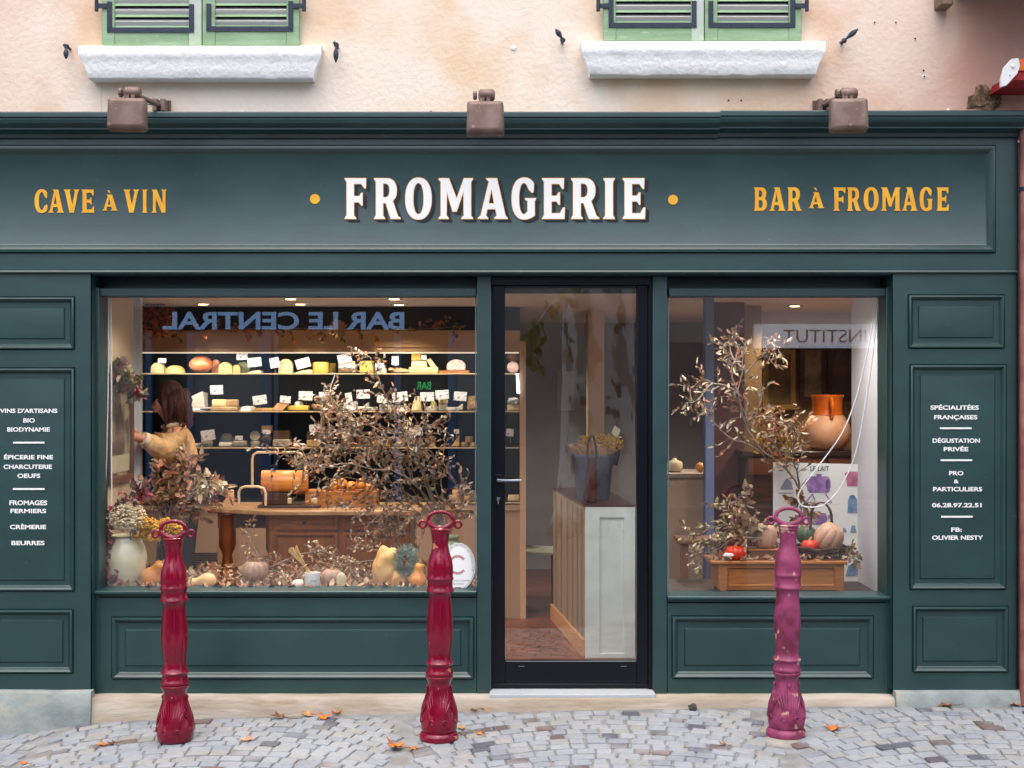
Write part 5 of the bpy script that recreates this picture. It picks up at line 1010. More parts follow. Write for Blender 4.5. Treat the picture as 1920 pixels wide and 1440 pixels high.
# slicer with cylinder
t = thing('cheese_slicer', P(530,945,1.3), 'table slicer with a cream tube frame and an orange wooden drum on the counter', 'slicer')
MTUB = M('cream_tube', s(206,176,140), .35)
def rtube(mb, pts, r_, yy): mb.tube([P(a, b, yy) for a, b in pts], r_, 10)
mb = MB(); rtube(mb, [(473,915),(473,862),(475,853),(482,848.5),(550,848),(563,850),(570,857),(572,866),(572,900)], .0085, 1.30); mb.build('frame', MTUB, t, smooth=60)
mb = MB(); rtube(mb, [(448,945),(448,922),(452,915),(460,912.5),(484,912.5),(494,916),(498,924),(498,948)], .009, 1.22); mb.build('support', MTUB, t, smooth=60)
mb = MB(); ca = P(490,904,1.36); cb = P(578,904,1.40); rot = (cb-ca).to_track_quat('Z','Y').to_matrix(); L = (cb-ca).length
mb.lathe([(.073,0),(.078,.006),(.078,L-.006),(.073,L)], ca, 40, rot); mb.build('drum', M('drum_wood', s(208,134,58), .35, rgb2=s(180,104,40), scale=4, stretch=(1,3,12)), t, smooth=40)
mb = MB(); mb.box(X(484,1.3), X(600,1.3), 1.28, 1.50, zt+.001, zt+.02); mb.box(X(492,1.3), X(540,1.3), 1.3, 1.44, zt+.02, Z(925,1.3)); mb.build('base_board', MDW, t, bevel=.003)
mb = MB(); 
for q in (543,591): mb.lathe([(.012,0),(.014,.004),(.014,.03),(.009,.036)], P(q,944,1.2), 14)
mb.build('foot', M('foot_cream', s(200,180,150), .4), t)
t = thing('bread_crate', P(640,930,1.3), 'shallow wooden crate with orange pieces behind the branches', 'crate'); mb = MB(); mb.box(X(572,1.35), X(706,1.35), 1.35, 1.55, zt+.001, Z(921,1.35)); mb.m = 1
for q in range(5): mb.ell(P(625+q*17,912-(q%2)*5,1.42), .035,.05,.035, 14, 10, nz=.15, seed=q)
mb.build('crate', [MWOOD, M('squash_orange')], t, bevel=.003)
mb = MB(); mb.tube([P(380,903,1.2), P(388,910,1.2), P(395,930,1.2), P(392,944,1.2), P(360,944.5,1.2)], .005, 8); tag(mb.build('wire_rail', MW, None), 'bent white metal rail left of the wooden counter', 'rail')
mb = MB(); mb.prism([(X(423,1.32),Z(935,1.32)),(X(432,1.32),Z(918,1.32)),(X(438,1.32),Z(919,1.32)),(X(439,1.32),Z(942,1.32)),(X(418,1.32),Z(943,1.32))], 1.3, 1.34); tag(mb.build('cheese', CR['peach'], None, bevel=.004), 'single peach coloured wedge at the left end of the wooden counter', 'cheese')
# left cheek: picture frame, wreath, bead chain
t = thing('framed_picture', (xc+.01,.45,1.2), 'tall dark wooden framed picture on the left side wall of the window', 'picture')
mb = MB(); yy0, yy1, za, zb_ = .30, .80, Z(905,.5), Z(700,.5)
mb.box(xc+.001, xc+.03, yy0, yy0+.04, za, zb_); mb.box(xc+.001, xc+.03, yy1-.04, yy1, za, zb_); mb.box(xc+.001, xc+.03, yy0+.04, yy1-.04, za, za+.04); mb.box(xc+.001, xc+.03, yy0+.04, yy1-.04, zb_-.04, zb_); mb.build('frame', M('frame_brown', s(96,58,36), .4), t, bevel=.003)
mb = MB(); mb.box(xc+.001, xc+.012, yy0+.04, yy1-.04, za+.04, zb_-.04); mb.build('print', M('old_print', s(70,62,50), .3, rgb2=s(150,140,110), scale=7, lo=.45, hi=.6), t)
mb = MB(); mb.box(xc+.012, xc+.015, yy0+.06, yy1-.06, za+.06, za+.16); mb.build('caption_strip', M('mount_cream', s(170,160,130), .5), t)
t = thing('leaf_wreath', P(222,700,.42), 'wreath of olive, red and silver leaves hanging on the picture frame', 'wreath')
bouquet(t, [pl([(196,712),(206,690),(222,682),(240,692),(252,712)],.4,.5), pl([(214,690),(228,700),(236,720)],.42), pl([(246,700),(252,720),(258,738)],.5)], ['olive','red','grey','tan','olive'], r, twigs=13, tl=.07, nl=6, ll=.05, lw=.03, rad=.004, start=0)
def chain(name, pts, yy, rad, label, cat, beads=True, closed=False):
    P3 = [P(a, b, yy) for a, b in pts]; fine = []; n = len(P3)
    for i in range(n-1):
        p0, p1, p2, p3 = P3[max(i-1,0)], P3[i], P3[i+1], P3[min(i+2,n-1)]
        for k_ in range(10): t_ = k_/10; fine.append(.5*((2*p1)+(-p0+p2)*t_+(2*p0-5*p1+4*p2-p3)*t_*t_+(-p0+3*p1-3*p2+p3)*t_**3))
    fine.append(P3[-1]); mb = MB(); mb.tube(fine, rad*.55 if beads else rad, 6)
    if beads:
        acc = 0; step = rad*2.3
        for a, b in zip(fine, fine[1:]):
            L_ = (b-a).length
            while acc < L_: mb.ell(a.lerp(b, acc/L_), rad,rad,rad, 6, 4); acc += step
            acc -= L_
    return tag(mb.build(name, M('cord_white', (.85,.84,.86), .5), None, smooth=180, fix=False), label, cat)
chain('bead_chain', [(204,560),(203,700),(200,850),(196,930),(195,955),(199,971),(205,968),(209,945),(209,850),(209,700),(208,560)], .22, .0048, 'white beaded blind chain hanging in a loop at the left of the window', 'chain')
chain('blind_cord', [(1644,560),(1620,690),(1585,800),(1530,880),(1503,915),(1496,935),(1504,948),(1522,951),(1545,946),(1575,915),(1604,850),(1622,760),(1637,660),(1646,560)], .26, .0046, 'loose loop of white blind cord hanging across the right window', 'cord')
chain('blind_cord', [(1646,560),(1648,620),(1649,760)], .28, .003, 'straight white cord at the right side of the right window', 'cord', beads=False)
# garland over the cabinet
t = thing('leaf_garland', P(560,618,2.3), 'garland of orange and brown leaves along the top of the cabinet', 'garland')
bouquet(t, [pl([(255,610),(330,620),(450,617),(600,616),(760,618),(860,612)],2.42)], ['brown','olive','org'], r, twigs=34, tl=.10, nl=4, ll=.05, lw=.03, rad=.004, start=0, yspread=.1)
t = thing('orange_leaf_spray', P(288,597,2.2), 'spray of bright orange leaves at the top left of the cabinet', 'dried foliage')
bouquet(t, [pl([(265,600),(280,590),(300,596)],2.25), pl([(268,612),(285,600),(300,606)],2.2)], ['org','org','brown'], r, twigs=14, tl=.12, nl=7, ll=.06, lw=.03, rad=.004, start=0)
t = thing('dried_flower', P(634,616,2.2), 'pale dried sunflower head hanging below the mirrored sign', 'dried flower')
mb = MB()
for px, py, q, m_ in ((634,617,.05,0),):
    mb.m = m_; c = P(px,py,2.25)
    for i in range(26): a = i*.47; mb.leaf(c, (math.cos(a),-.25,math.sin(a)), (0,-1,0), q*1.5, q*.5)
mb.build('flowers', [M('seed_head', s(150,120,84), .9)], t, smooth=0, fix=False)
# oval sticker on the glass
t = thing('oval_sticker', (X(866,.145),.145,Z(1062,.145)), 'white oval window sticker with a red ring of dashes, behind the middle bollard', 'sticker')
ys = .1455; cx, cz = X(860,ys), Z(1062,ys); a_, b_ = 31*.003, 44*.003
def ellip(mb, ra, rb, yy, cut=True, ri=None):
    n = 64; pts = [(cx+ra*math.cos(i*2*math.pi/n), cz+rb*math.sin(i*2*math.pi/n)) for i in range(n)]
    if ri: q = [(cx+(ra-ri)*math.cos(i*2*math.pi/n), cz+(rb-ri)*math.sin(i*2*math.pi/n)) for i in range(n)]; mb.add([(x,yy,z) for x,z in pts]+[(x,yy,z) for x,z in q], [(i,(i+1)%n,n+(i+1)%n,n+i) for i in range(n)])
    else: mb.add([(x,yy,z) for x,z in pts], [tuple(range(n))])
a_ = X(891,ys)-cx; b_ = Z(1018,ys)-cz
mb = MB(); ellip(mb, a_, b_, ys); mb.build('disc', M('sticker_white', (.85,.85,.84), .4), t, smooth=0, fix=False)
mb = MB(); ellip(mb, a_*.955, b_*.965, ys-.0006, ri=.0022); mb.build('border', M('sticker_navy', s(70,80,100), .5), t, smooth=0, fix=False)
mb = MB(); c0 = (X(858,ys), Z(1059,ys))
for i in range(26):
    q = R(42+i*276/25); mb.add([(c0[0]+r_*math.cos(q+w_), ys-.0009, c0[1]+r_*1.08*math.sin(q+w_)) for r_, w_ in ((.038,-.075),(.052,-.05),(.052,.05),(.038,.075))], [(0,1,2,3)])
mb.m = 0; mb.add([(X(p,ys),ys-.0009,Z(q,ys)) for p, q in ((853,1101),(865,1101),(865,1105),(853,1105))], [(0,1,2,3)])
mb.build('red_marks', M('sticker_red', s(150,30,36), .5), t, smooth=0, fix=False)
mb = MB(); put_text(mb, 'COLLÈGE CULINAIRE', X(862,ys), Z(1090,ys), ys-.0009, .0085, sx=1, width=.115); put_text(mb, 'DE FRANCE', X(860,ys), Z(1096,ys), ys-.0009, .0085, width=.06)
put_text(mb, 'PRODUCTEUR ARTISAN DE QUALITÉ', 0, 0, ys-.0009, .0095, width=1.0, fn=lambda a, b: (cx+(a_*.80+b)*math.sin(a*3.6), ys-.0009, cz+(b_*.86+b)*math.cos(a*3.6)))
mb.build('lettering', M('sticker_grey', s(90,92,98), .5), t, smooth=0, fix=False)

# ================= seen through the door =================
t = thing('white_counter', (.6,1.11,ZF), 'pale painted counter with a panelled end seen through the door', 'counter')
zc_ = Z(950,1.11); A0 = X(1098,1.11); A1 = X(1190,1.11)
mb = MB(); mb.prismz([(A0,1.11),(A1,1.11),(A1-.10,2.6),(A0-.163,2.52)], ZF, zc_); mb.build('body', M('counter_beige', s(146,126,108), .6), t)
mb = MB(); mb.prismz([(A0-.006,1.09),(A1+.004,1.09),(A1-.096,2.6),(A0-.17,2.52)], zc_+.0005, zc_+.012); mb.build('counter_top', M('oxblood_top', s(66,26,28), .3), t); zc_ += .012
mb = MB(); yy = 1.10; mb.rings([(A0-.004,A1,ZF,zc_-.013,yy+.008),(A0-.004,A1,ZF,zc_-.013,yy-.012),(X(1124,yy),X(1170,yy),Z(1225,yy),Z(970,yy),yy-.012),(X(1125,yy),X(1169,yy),Z(1224,yy),Z(971,yy),yy-.002)]); mb.box(A0+.028, A0+.031, yy-.0135, yy-.0125, ZF+.03, zc_-.013); mb.build('end_panel', M('panel_white', s(206,214,208), .55, rgb2=s(196,204,198), scale=6), t)
mb = MB()
d = Vector((-.163,1.41,0)).normalized()
for q in (.12,.3,.5,.72,1.0,1.25): p_ = Vector((A0,1.11,0))+d*q; mb.obox((p_.x-.004,p_.y,(zc_+ZF)/2+.04), .006, .012, (zc_-ZF)/2-.08, Matrix.Rotation(math.atan2(-d.x,d.y),3,'Z'))
mb.build('side_batten', M('counter_beige'), t)
mb = MB(); mb.obox((A0-.0815-.012,1.815,ZF+.055), .009, .712, .055, Matrix.Rotation(math.atan2(.163,1.41),3,'Z')); mb.build('skirting', M('skirting_lit', s(190,142,100), .5), t)
t = thing('tub', P(1105,920,1.45), 'blue grey tub standing on the pale counter behind the door glass', 'tub'); c = P(1112,940,1.5)
mb = MB(); mb.lathe([(.10,0),(.105,.01),(.135,.27),(.143,.29),(.138,.30),(.13,.29),(.10,.03)], (c.x,1.5,zc_+.001), 36, mod=lambda a,z:1+.02*math.cos(a*18)); mb.build('body', M('zinc_blue', s(66,72,90), .4), t, smooth=60)
t = thing('paper_cone', P(1112,860,1.5), 'peach paper wrapped round the yellow flowers in the tub', 'paper wrap')
mb = MB(); rr = random.Random(9)
for i in range(9): a = i*.7; mb.add([(c.x+.05*math.cos(a),1.5+.05*math.sin(a),zc_+.24),(c.x+.16*math.cos(a-.3),1.5+.13*math.sin(a-.3),zc_+.36+rr.uniform(-.03,.04)),(c.x+.17*math.cos(a+.4),1.5+.14*math.sin(a+.4),zc_+.35+rr.uniform(-.03,.04))], [(0,1,2)])
mb.build('paper', M('peach_paper', s(206,160,126), .7), t, smooth=0)
t = thing('yellow_bouquet', P(1115,840,1.5), 'loose bouquet of small yellow flowers on the counter behind the door', 'flowers'); mb = MB(); rr = random.Random(10)
for i in range(900):
    v = rv(rr).normalized(); q = P(1124,832,1.5)+Vector((v.x*.15, v.y*.10, v.z*.062))*rr.uniform(.5,1.1); mb.ell(q, .007,.007,.006, 5, 4)
mb.build('flowers', M('yellow_bloom', s(196,148,34), .8), t, smooth=180, fix=False)
mb = MB()
for i in range(26): a = rr.uniform(-.16,.17); mb.tube([Vector((c.x+a*.3,1.5,zc_+.25)), Vector((c.x+a,1.5+rr.uniform(-.1,.1),Z(832,1.5)+rr.uniform(-.04,.03)))], .0018, 4)
mb.build('stalk', M('green_stalk', s(120,110,40), .8), t, fix=False)
t = thing('bollard_mirror_form', P(1113,940,1.16), 'dark red jug shape with a tall arched handle, standing in for a mirrored bollard', 'jug'); c = P(1110,940,1.2)  # jug form stands in for a bollard mirrored in the door glass
mb = MB(); mb.lathe([(.028,0),(.034,.01),(.036,.12),(.034,.22),(.03,.27),(.026,.29)], (c.x,1.22,zc_+.001), 24); mb.build('body', M('dark_red', s(70,10,16), .2, coat=.5), t, smooth=60)
mb = MB(); mb.tube([Vector((c.x+.03*math.cos(q), 1.22, zc_+.285+.15*math.sin(q))) for q in [i*math.pi/12 for i in range(13)]], .008, 10); mb.build('handle', M('dark_metal', s(60,54,56), .3, metal=.6), t)
t = thing('bottle', P(1154,840,1.6), 'dark bottle with a pale label beside the yellow bouquet', 'bottle'); mb = MB(); c = P(1150,900,1.62); mb.tube([P(1150,870,1.62), P(1157,838,1.6), P(1163,820,1.58)], [.03,.03,.012], 16); mb.build('body', M('bottle_dark', s(24,34,60), .15), t); mb = MB(); mb.prism([(X(1146,1.54),Z(812,1.54)),(X(1153,1.54),Z(798,1.54)),(X(1164,1.54),Z(806,1.54)),(X(1158,1.54),Z(820,1.54))], 1.54, 1.545); mb.build('label', M('label_cream', s(214,206,180), .6), t)
# cafe-like interior chair behind
def chair(x, y_, rz, label):
    t_ = thing('chair', (x, y_, ZF), label, 'chair', 'chairs in the back of the shop', rz); m1 = M('chair_frame', s(44,34,30), .5); m2 = M('chair_weave', s(160,160,138), .7)
    for sx in (-.18,.18):
        for sy, hh in ((-.18,.45),(.18,.45)): mb = MB(); mb.tube([(sx,sy,0),(sx*.95,sy*.95,hh)], .014, 8); mb.build('leg', m1, t_, local=True)
    mb = MB(); mb.box(-.2,.2,-.2,.2,.45,.47); mb.build('seat', m2, t_, bevel=.005, local=True)
    mb = MB(); n = 12; mb.tube([(-.18,.19,.46)]+[(-.19*math.cos(q*math.pi/n), .21+.02, .72+.18*math.sin(q*math.pi/n)) for q in range(n+1)]+[(.18,.19,.46)], .014, 8); mb.build('back_frame', m1, t_, local=True)
    mb = MB(); mb.prism([(-.16*math.cos(q*math.pi/n), .70+.155*math.sin(q*math.pi/n)) for q in range(n+1)]+[(.13,.52),(-.13,.52)], .215,.222); mb.build('backrest', m2, t_, local=True); return t_
chair(X(1005,2.9), 2.9, R(75), 'bistro chair with a pale woven back beyond the door')
mb = MB(); mb.box(X(1045,5.15), X(1078,5.15), 5.16, 5.199, Z(770,5.15), Z(695,5.15)); tag(mb.build('wall_panel', M('panel_grey', s(170,166,160), .6), None, bevel=.004), 'pale framed panel on the grey back wall seen through the door', 'wall panel')
# ================= right window =================
def picture(px0, px1, py0, py1, yy, label, colf, colp):
    t_ = thing('framed_picture', P((px0+px1)/2, py1, yy), label, 'picture'); x0, x1, z0, z1 = X(px0,yy), X(px1,yy), Z(py1,yy), Z(py0,yy); w = .035
    mb = MB(); mb.rings([(x0,x1,z0,z1,yy+.03),(x0,x1,z0,z1,yy),(x0+w,x1-w,z0+w,z1-w,yy),(x0+w+.004,x1-w-.004,z0+w+.004,z1-w-.004,yy+.012)], fill=False); mb.build('frame', colf, t_)
    mb = MB(); mb.add([(x0+w,yy+.011,z0+w),(x1-w,yy+.011,z0+w),(x1-w,yy+.011,z1-w),(x0+w,yy+.011,z1-w)], [(0,1,2,3)]); mb.build('print', colp, t_, smooth=0); return t_
picture(1432,1492,656,768,3.3,'wide gilt framed picture at the left of the back wall in the right window',M('gilt',s(150,120,64),.4),M('print_olive',s(110,90,46),.5,rgb2=s(60,52,34),scale=5))
picture(1500,1550,648,752,3.3,'dark framed picture with a pale print above the jar',MDW,M('print_pale',s(140,126,100),.5,rgb2=s(96,84,64),scale=6))
picture(1553,1606,648,752,3.28,'dark brown framed picture nearest the right side wall',MDW,M('print_brown',s(84,64,44),.5,rgb2=s(50,40,30),scale=6))
t = thing('sideboard', (X(1535,1.9),1.9,ZF), 'dark wooden sideboard carrying the glazed jar', 'sideboard'); ysb = 1.7; zsb = Z(846,ysb)
mb = MB(); mb.box(X(1398,ysb), X(1624,ysb), ysb, 2.3, ZF, zsb-.04); mb.build('carcass', MDW, t)
mb = MB(); mb.box(X(1392,ysb), X(1630,ysb), ysb-.03, 2.32, zsb-.039, zsb); mb.build('board_top', M('sideboard_top', s(50,32,26), .25), t, bevel=.006)
mb = MB()
for a in (1402,1478,1552): mb.rings([(X(a,ysb),X(a+68,ysb),Z(890,ysb),Z(856,ysb),ysb-.001),(X(a,ysb),X(a+68,ysb),Z(890,ysb),Z(856,ysb),ysb-.014),(X(a+4,ysb),X(a+64,ysb),Z(886,ysb),Z(860,ysb),ysb-.018)])
mb.build('drawer', M('drawer_red', s(96,50,30), .4), t)
yj = 1.9; c = P(1551,845,yj); t = thing('glazed_jar', (c.x,yj,zsb), 'round terracotta jar with an orange glazed neck and handle on the sideboard', 'jar'); k = (D+yj)/F; hz = Z(741,yj)-zsb
pf = [(27,0),(34,.06),(42,.2),(43.5,.36),(40,.48),(34,.58),(29.5,.63)]; pn = [(29.5,.63),(28.5,.68),(28,.8),(28.5,.9),(30,.955),(31,.975),(30.5,1.0),(27,1.0),(26,.9)]
mb = MB(); mb.lathe([(a*k,b*hz) for a,b in pf], (c.x,yj,zsb+.001), 44); mb.build('belly', M('terracotta', s(222,164,128), .6, rgb2=s(206,142,104), scale=5), t, smooth=60)
mb = MB(); mb.lathe([(a*k,b*hz+.0015) for a,b in pn], (c.x,yj,zsb+.001), 44); mb.build('neck', M('orange_glaze', s(226,112,22), .12, rgb2=s(196,84,16), scale=6, coat=.6), t, smooth=60)
mb = MB(); mb.tube([(c.x,yj-30*k,zsb+hz*.94),(c.x,yj-40*k,zsb+hz*.88),(c.x+.002,yj-43*k,zsb+hz*.74),(c.x,yj-38*k,zsb+hz*.60)], [.014,.015,.013,.012], 12); mb.build('handle', M('orange_glaze'), t, smooth=60)
# poster
t = thing('poster', P(1537,1100,.80), 'white poster headed LE LAIT with drawings of churns and milk cans', 'poster'); yp = .80
def pp(a, b): return (X(a,yp), Z(b,yp)+0)
mb = MB(); mb.prism([pp(1450,867), pp(1625,871), pp(1625,1098), pp(1450,1098)], yp, yp+.012); mb.build('sheet', M('poster_white', s(240,237,230), .6), t)
yd = yp-.002
def flat(name, items, mat, off=0):
    mb = MB()
    for i, q in enumerate(items): mb.add([(X(a,yd),yd-off-.0003*i,Z(b,yd)) for a, b in q], [tuple(range(len(q)))])
    mb.build(name, mat, t, smooth=0, fix=False)
def el(cx_, cy_, ra, rb, n=24): return [(cx_+ra*math.cos(i*2*math.pi/n), cy_+rb*math.sin(i*2*math.pi/n)) for i in range(n)]
PU = M('print_purple', s(172,136,186), .6, rgb2=s(132,98,158), scale=22); PB = M('print_blue', s(130,160,184), .6, rgb2=s(92,124,160), scale=22); PK_ = M('print_pink', s(206,132,156), .6, rgb2=s(176,100,134), scale=22); PG = M('print_grey', s(150,150,170), .6)
flat('churn_drawing', [[(1519,893),(1551,893),(1551,924),(1519,924)], el(1519,908.5,6.5,15.5), [(1522,926),(1524.5,926),(1513,941),(1510.5,941)], [(1546,926),(1548.5,926),(1560,941),(1557.5,941)], [(1522,926),(1524.5,926),(1530,941),(1527.5,941)], [(1510,941),(1561,941),(1561,942.5),(1510,942.5)]]+[el(1551,908.5,6.5,15.5)]+[[(1530,888.5),(1541,888.5),(1540,893),(1531,893)]], PU)
flat('churn_end_drawing', [el(1551,908.5,3.4,9.5)], M('print_plum', s(110,78,132), .6), off=.003)
flat('jug_drawing', [[(1524,962),(1548,962),(1552,972),(1548,984),(1524,984),(1520,972)], [(1552,966),(1561,963),(1562,968),(1553,974)], [(1526,1000),(1556,1000),(1552,1010),(1530,1010)]], PU)
flat('bucket_drawing', [[(1584,888),(1613,888),(1608,912),(1589,912)], el(1598.5,888,15,4)], PK_)
flat('can_drawing', [[(1590,936),(1607,936),(1607,962),(1589,962)], [(1593,930),(1603,930),(1606,936),(1591,936)], [(1597,985),(1603,985),(1606,999),(1594,999)], [(1581,990),(1585,990),(1588,998),(1578,998)], [(1590,1062),(1604,1052),(1612,1075),(1608,1079),(1586,1080)], el(1598,930,5,2)], PB)
flat('funnel_drawing', [[(1474,897),(1478,897),(1488,918),(1462,918)], [(1480,900),(1484,905),(1486,918),(1480,918)], [(1460,924),(1486,924),(1486,925.5),(1460,925.5)], [(1580,1024),(1600,1022),(1602,1026),(1582,1027)], [(1600,955),(1612,962),(1600,962)]], PG)
mb = MB(); put_text(mb, 'LE LAIT', X(1537,yd), Z(883,yd), yd, .030, fat=.02, width=.115, sp=1.1); mb.build('lettering', M('poster_ink', s(70,64,66), .6), t, smooth=0, fix=False)
# wooden box
yb = .27; t = thing('wooden_box', P(1460,1112,yb), 'low honey coloured wooden drawer box with short feet in the right window', 'wooden box')
zt_, zb_ = Z(1052,yb), ZL2; x0, x1 = X(1347,yb), X(1583,yb)
mb = MB(); mb.rings([(x0,x1,Z(1106,yb),zt_-.018,yb+.02),(x0,x1,Z(1106,yb),zt_-.018,yb),(x0+.05,x1-.05,Z(1102,yb)+.008,zt_-.034,yb),(x0+.054,x1-.054,Z(1102,yb)+.011,zt_-.037,yb-.005),(x0+.06,x1-.06,Z(1102,yb)+.017,zt_-.043,yb+.012)]); mb.box(x0, x1, yb+.021, yb+.28, Z(1106,yb), zt_-.018); mb.build('carcass', MWOOD, t, bevel=.002)
mb = MB(); mb.box(X(1332,yb), X(1588,yb), yb-.018, yb+.30, zt_-.0175, zt_); mb.build('lid', MWOOD, t, bevel=.005)
for a in (x0+.012, x1-.045):
    for b in (yb+.002, yb+.24): mb = MB(); mb.prismz([(a,b),(a+.033,b),(a+.033,b+.033),(a,b+.033)], ZL2+.0005, Z(1106,yb)-.0005); mb.build('foot', MWOOD, t)
zx = zt_
pumpkin(1433,1020,46,48,MPP,'pale peach ribbed pumpkin left of the faded bollard head',.42,9,zl=zx)
pumpkin(1379,1041,40,28,MRED,'bright red orange pumpkin with a white patch at the left of the box',.34,9,zl=zx)
pumpkin(1518,1024,30,24,MRED,'small red orange pumpkin in the basket',.40,8)
pumpkin(1512,1003,36,34,MGRN,'dark green pumpkin behind the small red one',.48,8)
pumpkin(1554,1008,52,55,MPP,'large pale pumpkin tilted to the right in the twig basket',.42,9,rot=(20,28,0),stalk=False)
mb = MB(); mb.ell(P(1366,1041,.28), .03,.012,.014, 12, 8, nz=.5, seed=2); tag(mb.build('white_fungus', MW, None, smooth=180), 'white flake leaning on the bright red pumpkin', 'dried fungus')
# basket of twigs
t = thing('twig_basket', P(1535,1045,.40), 'rough twig basket with a tall hooped handle holding pumpkins', 'basket'); mb = MB(); rr = random.Random(12); cB = P(1540,1047,.42); cB.z = zx
for i in range(26):
    h_ = .006+.062*(i%9)/9; R_ = .085+.05*(i%9)/9; ph = rr.random()*6; mb.tube([Vector((cB.x+(R_*1.25)*math.cos(a+ph)*(1+rr.uniform(-.05,.05)), cB.y+R_*math.sin(a+ph)*(1+rr.uniform(-.05,.05)), zx+h_+rr.uniform(-.006,.010))) for a in [j*.35 for j in range(18)]], .0045, 5)
mb.build('weave', M('basket_brown', s(92,66,48), .85, rgb2=s(60,42,30), scale=20), t, fix=False, smooth=60)
for q in (0,):
    mb = MB()
    for i in range(5): o_ = rr.uniform(-.006,.006); mb.tube([P(1540+20*math.cos(a)+o_*300, 975-33*math.sin(a)+ (18 if math.sin(a)<.05 else 0),.44+o_) for a in [math.pi*j/12 for j in range(13)]], .004, 6)
    mb.tube([P(1520,975,.44), P(1516,1040,.44)], .006, 6); mb.tube([P(1560,975,.44), P(1566,1040,.44)], .006, 6)
    mb.build('handle', M('basket_brown'), t, smooth=60, fix=False)
t = thing('small_crate', P(1433,1048,.38), 'small wooden tray under the pale peach pumpkin', 'tray'); mb = MB(); mb.box(X(1404,.36), X(1460,.36), .34, .48, zx+.001, zx+.05); mb.m = 1; mb.box(X(1400,.36), X(1464,.36), .33, .49, zx+.051, zx+.058); mb.build('tray', [M('tray_brown', s(110,64,44), .6), MWOOD], t, bevel=.002)
for o in bpy.data.objects:
    if o.name.startswith('pumpkin') and o.get('label','').startswith('pale peach'): o.location.z += .058
# big branch in the right window
t = thing('dried_branch', P(1500,960,.6), 'tall bare grey branch with dry leaves rising to the left in the right window', 'dried branch'); r = random.Random(31)
ST = [[(1515,965),(1500,920),(1470,875),(1430,845),(1400,800),(1385,740),(1392,690),(1398,640)],[(1430,850),(1400,832),(1370,822),(1345,800),(1330,770)],[(1405,805),(1420,770),(1430,735),(1420,690),(1440,650)],
 [(1392,745),(1365,725),(1335,718),(1315,712),(1290,735)],[(1335,718),(1320,735),(1305,752),(1285,756)],[(1470,875),(1480,850),(1490,830),(1480,800),(1465,790)],[(1500,920),(1492,880),(1480,850)],[(1392,690),(1375,670),(1365,640)],[(1398,700),(1425,670),(1448,660),(1460,655)],[(1400,790),(1430,780),(1470,790),(1490,800)],[(1385,740),(1372,700),(1380,670),(1385,650)],[(1400,800),(1395,770),(1375,740)]]
lr = [pl(q, .62, .62+r.uniform(-.15,.15)) for q in ST]; m0 = lr[0]
bouquet(t, lr, ['tan','grey','rust','brown','cream'], r, twigs=10, tl=.14, nl=5, ll=.042, lw=.018, rad=.0055, start=.25)
t = thing('yellow_and_rust_spray', P(1470,820,.7), 'spray of rust and yellow dry flowers in the middle of the right window', 'dried bouquet')
bouquet(t, [pl([(1440,870),(1450,830),(1465,800)],.7), pl([(1440,870),(1470,830),(1485,815)],.7), pl([(1445,850),(1440,800),(1425,780)],.7), pl([(1450,860),(1440,820),(1455,830)],.68)], ['rust','tan','gold','org','cream'], r, twigs=11, tl=.09, nl=6, ll=.042, lw=.024, rad=.003, start=.1)
t = thing('pale_leaf_spray', P(1380,1000,.4), 'spray of pale grey green leaves trailing left over the low box', 'dried bouquet')
bouquet(t, [pl([(1430,1010),(1390,990),(1350,985),(1320,995),(1290,1000)],.36), pl([(1430,1010),(1380,1010),(1345,1030),(1320,1045),(1300,1040)],.33), pl([(1430,1015),(1400,975),(1370,960),(1345,955)],.4), pl([(1425,1015),(1395,1000),(1360,1010),(1330,1020)],.36)], ['cream','tan','olive','tan'], r, twigs=13, tl=.09, nl=7, ll=.036, lw=.018, rad=.003, start=.1, droop=.1)
t = thing('brown_leaf_spray', P(1420,1000,.42), 'cluster of curled brown leaves behind the peach pumpkin', 'dried bouquet')
bouquet(t, [pl([(1470,1030),(1430,985),(1400,960),(1385,930)],.5), pl([(1470,1030),(1420,1000),(1385,985)],.46), pl([(1500,1010),(1505,970),(1498,930)],.6), pl([(1400,1030),(1395,1010),(1400,990)],.36)], ['tan','brown','brown','grey'], r, twigs=12, tl=.10, nl=7, ll=.05, lw=.03, rad=.003, start=.1)
t = thing('dry_leaf_tuft', P(1585,1040,.36), 'tuft of dry leaves at the right end of the wooden box', 'dried foliage')
bouquet(t, [pl([(1555,1048),(1580,1040),(1600,1032)],.34), pl([(1560,1050),(1585,1046),(1608,1050)],.34)], ['tan','olive','rust'], r, twigs=8, tl=.05, nl=5, ll=.035, lw=.02, rad=.002, start=.1)
o = litter(X(1345,.3), X(1580,.3), zx, .27, .5, 260, ['tan','brown','rust'], 'dry_leaves', .02, ll=.036, lw=.022, seed=9); o['label'] = 'dry leaves strewn on the low wooden box'; o['category'] = 'leaves'
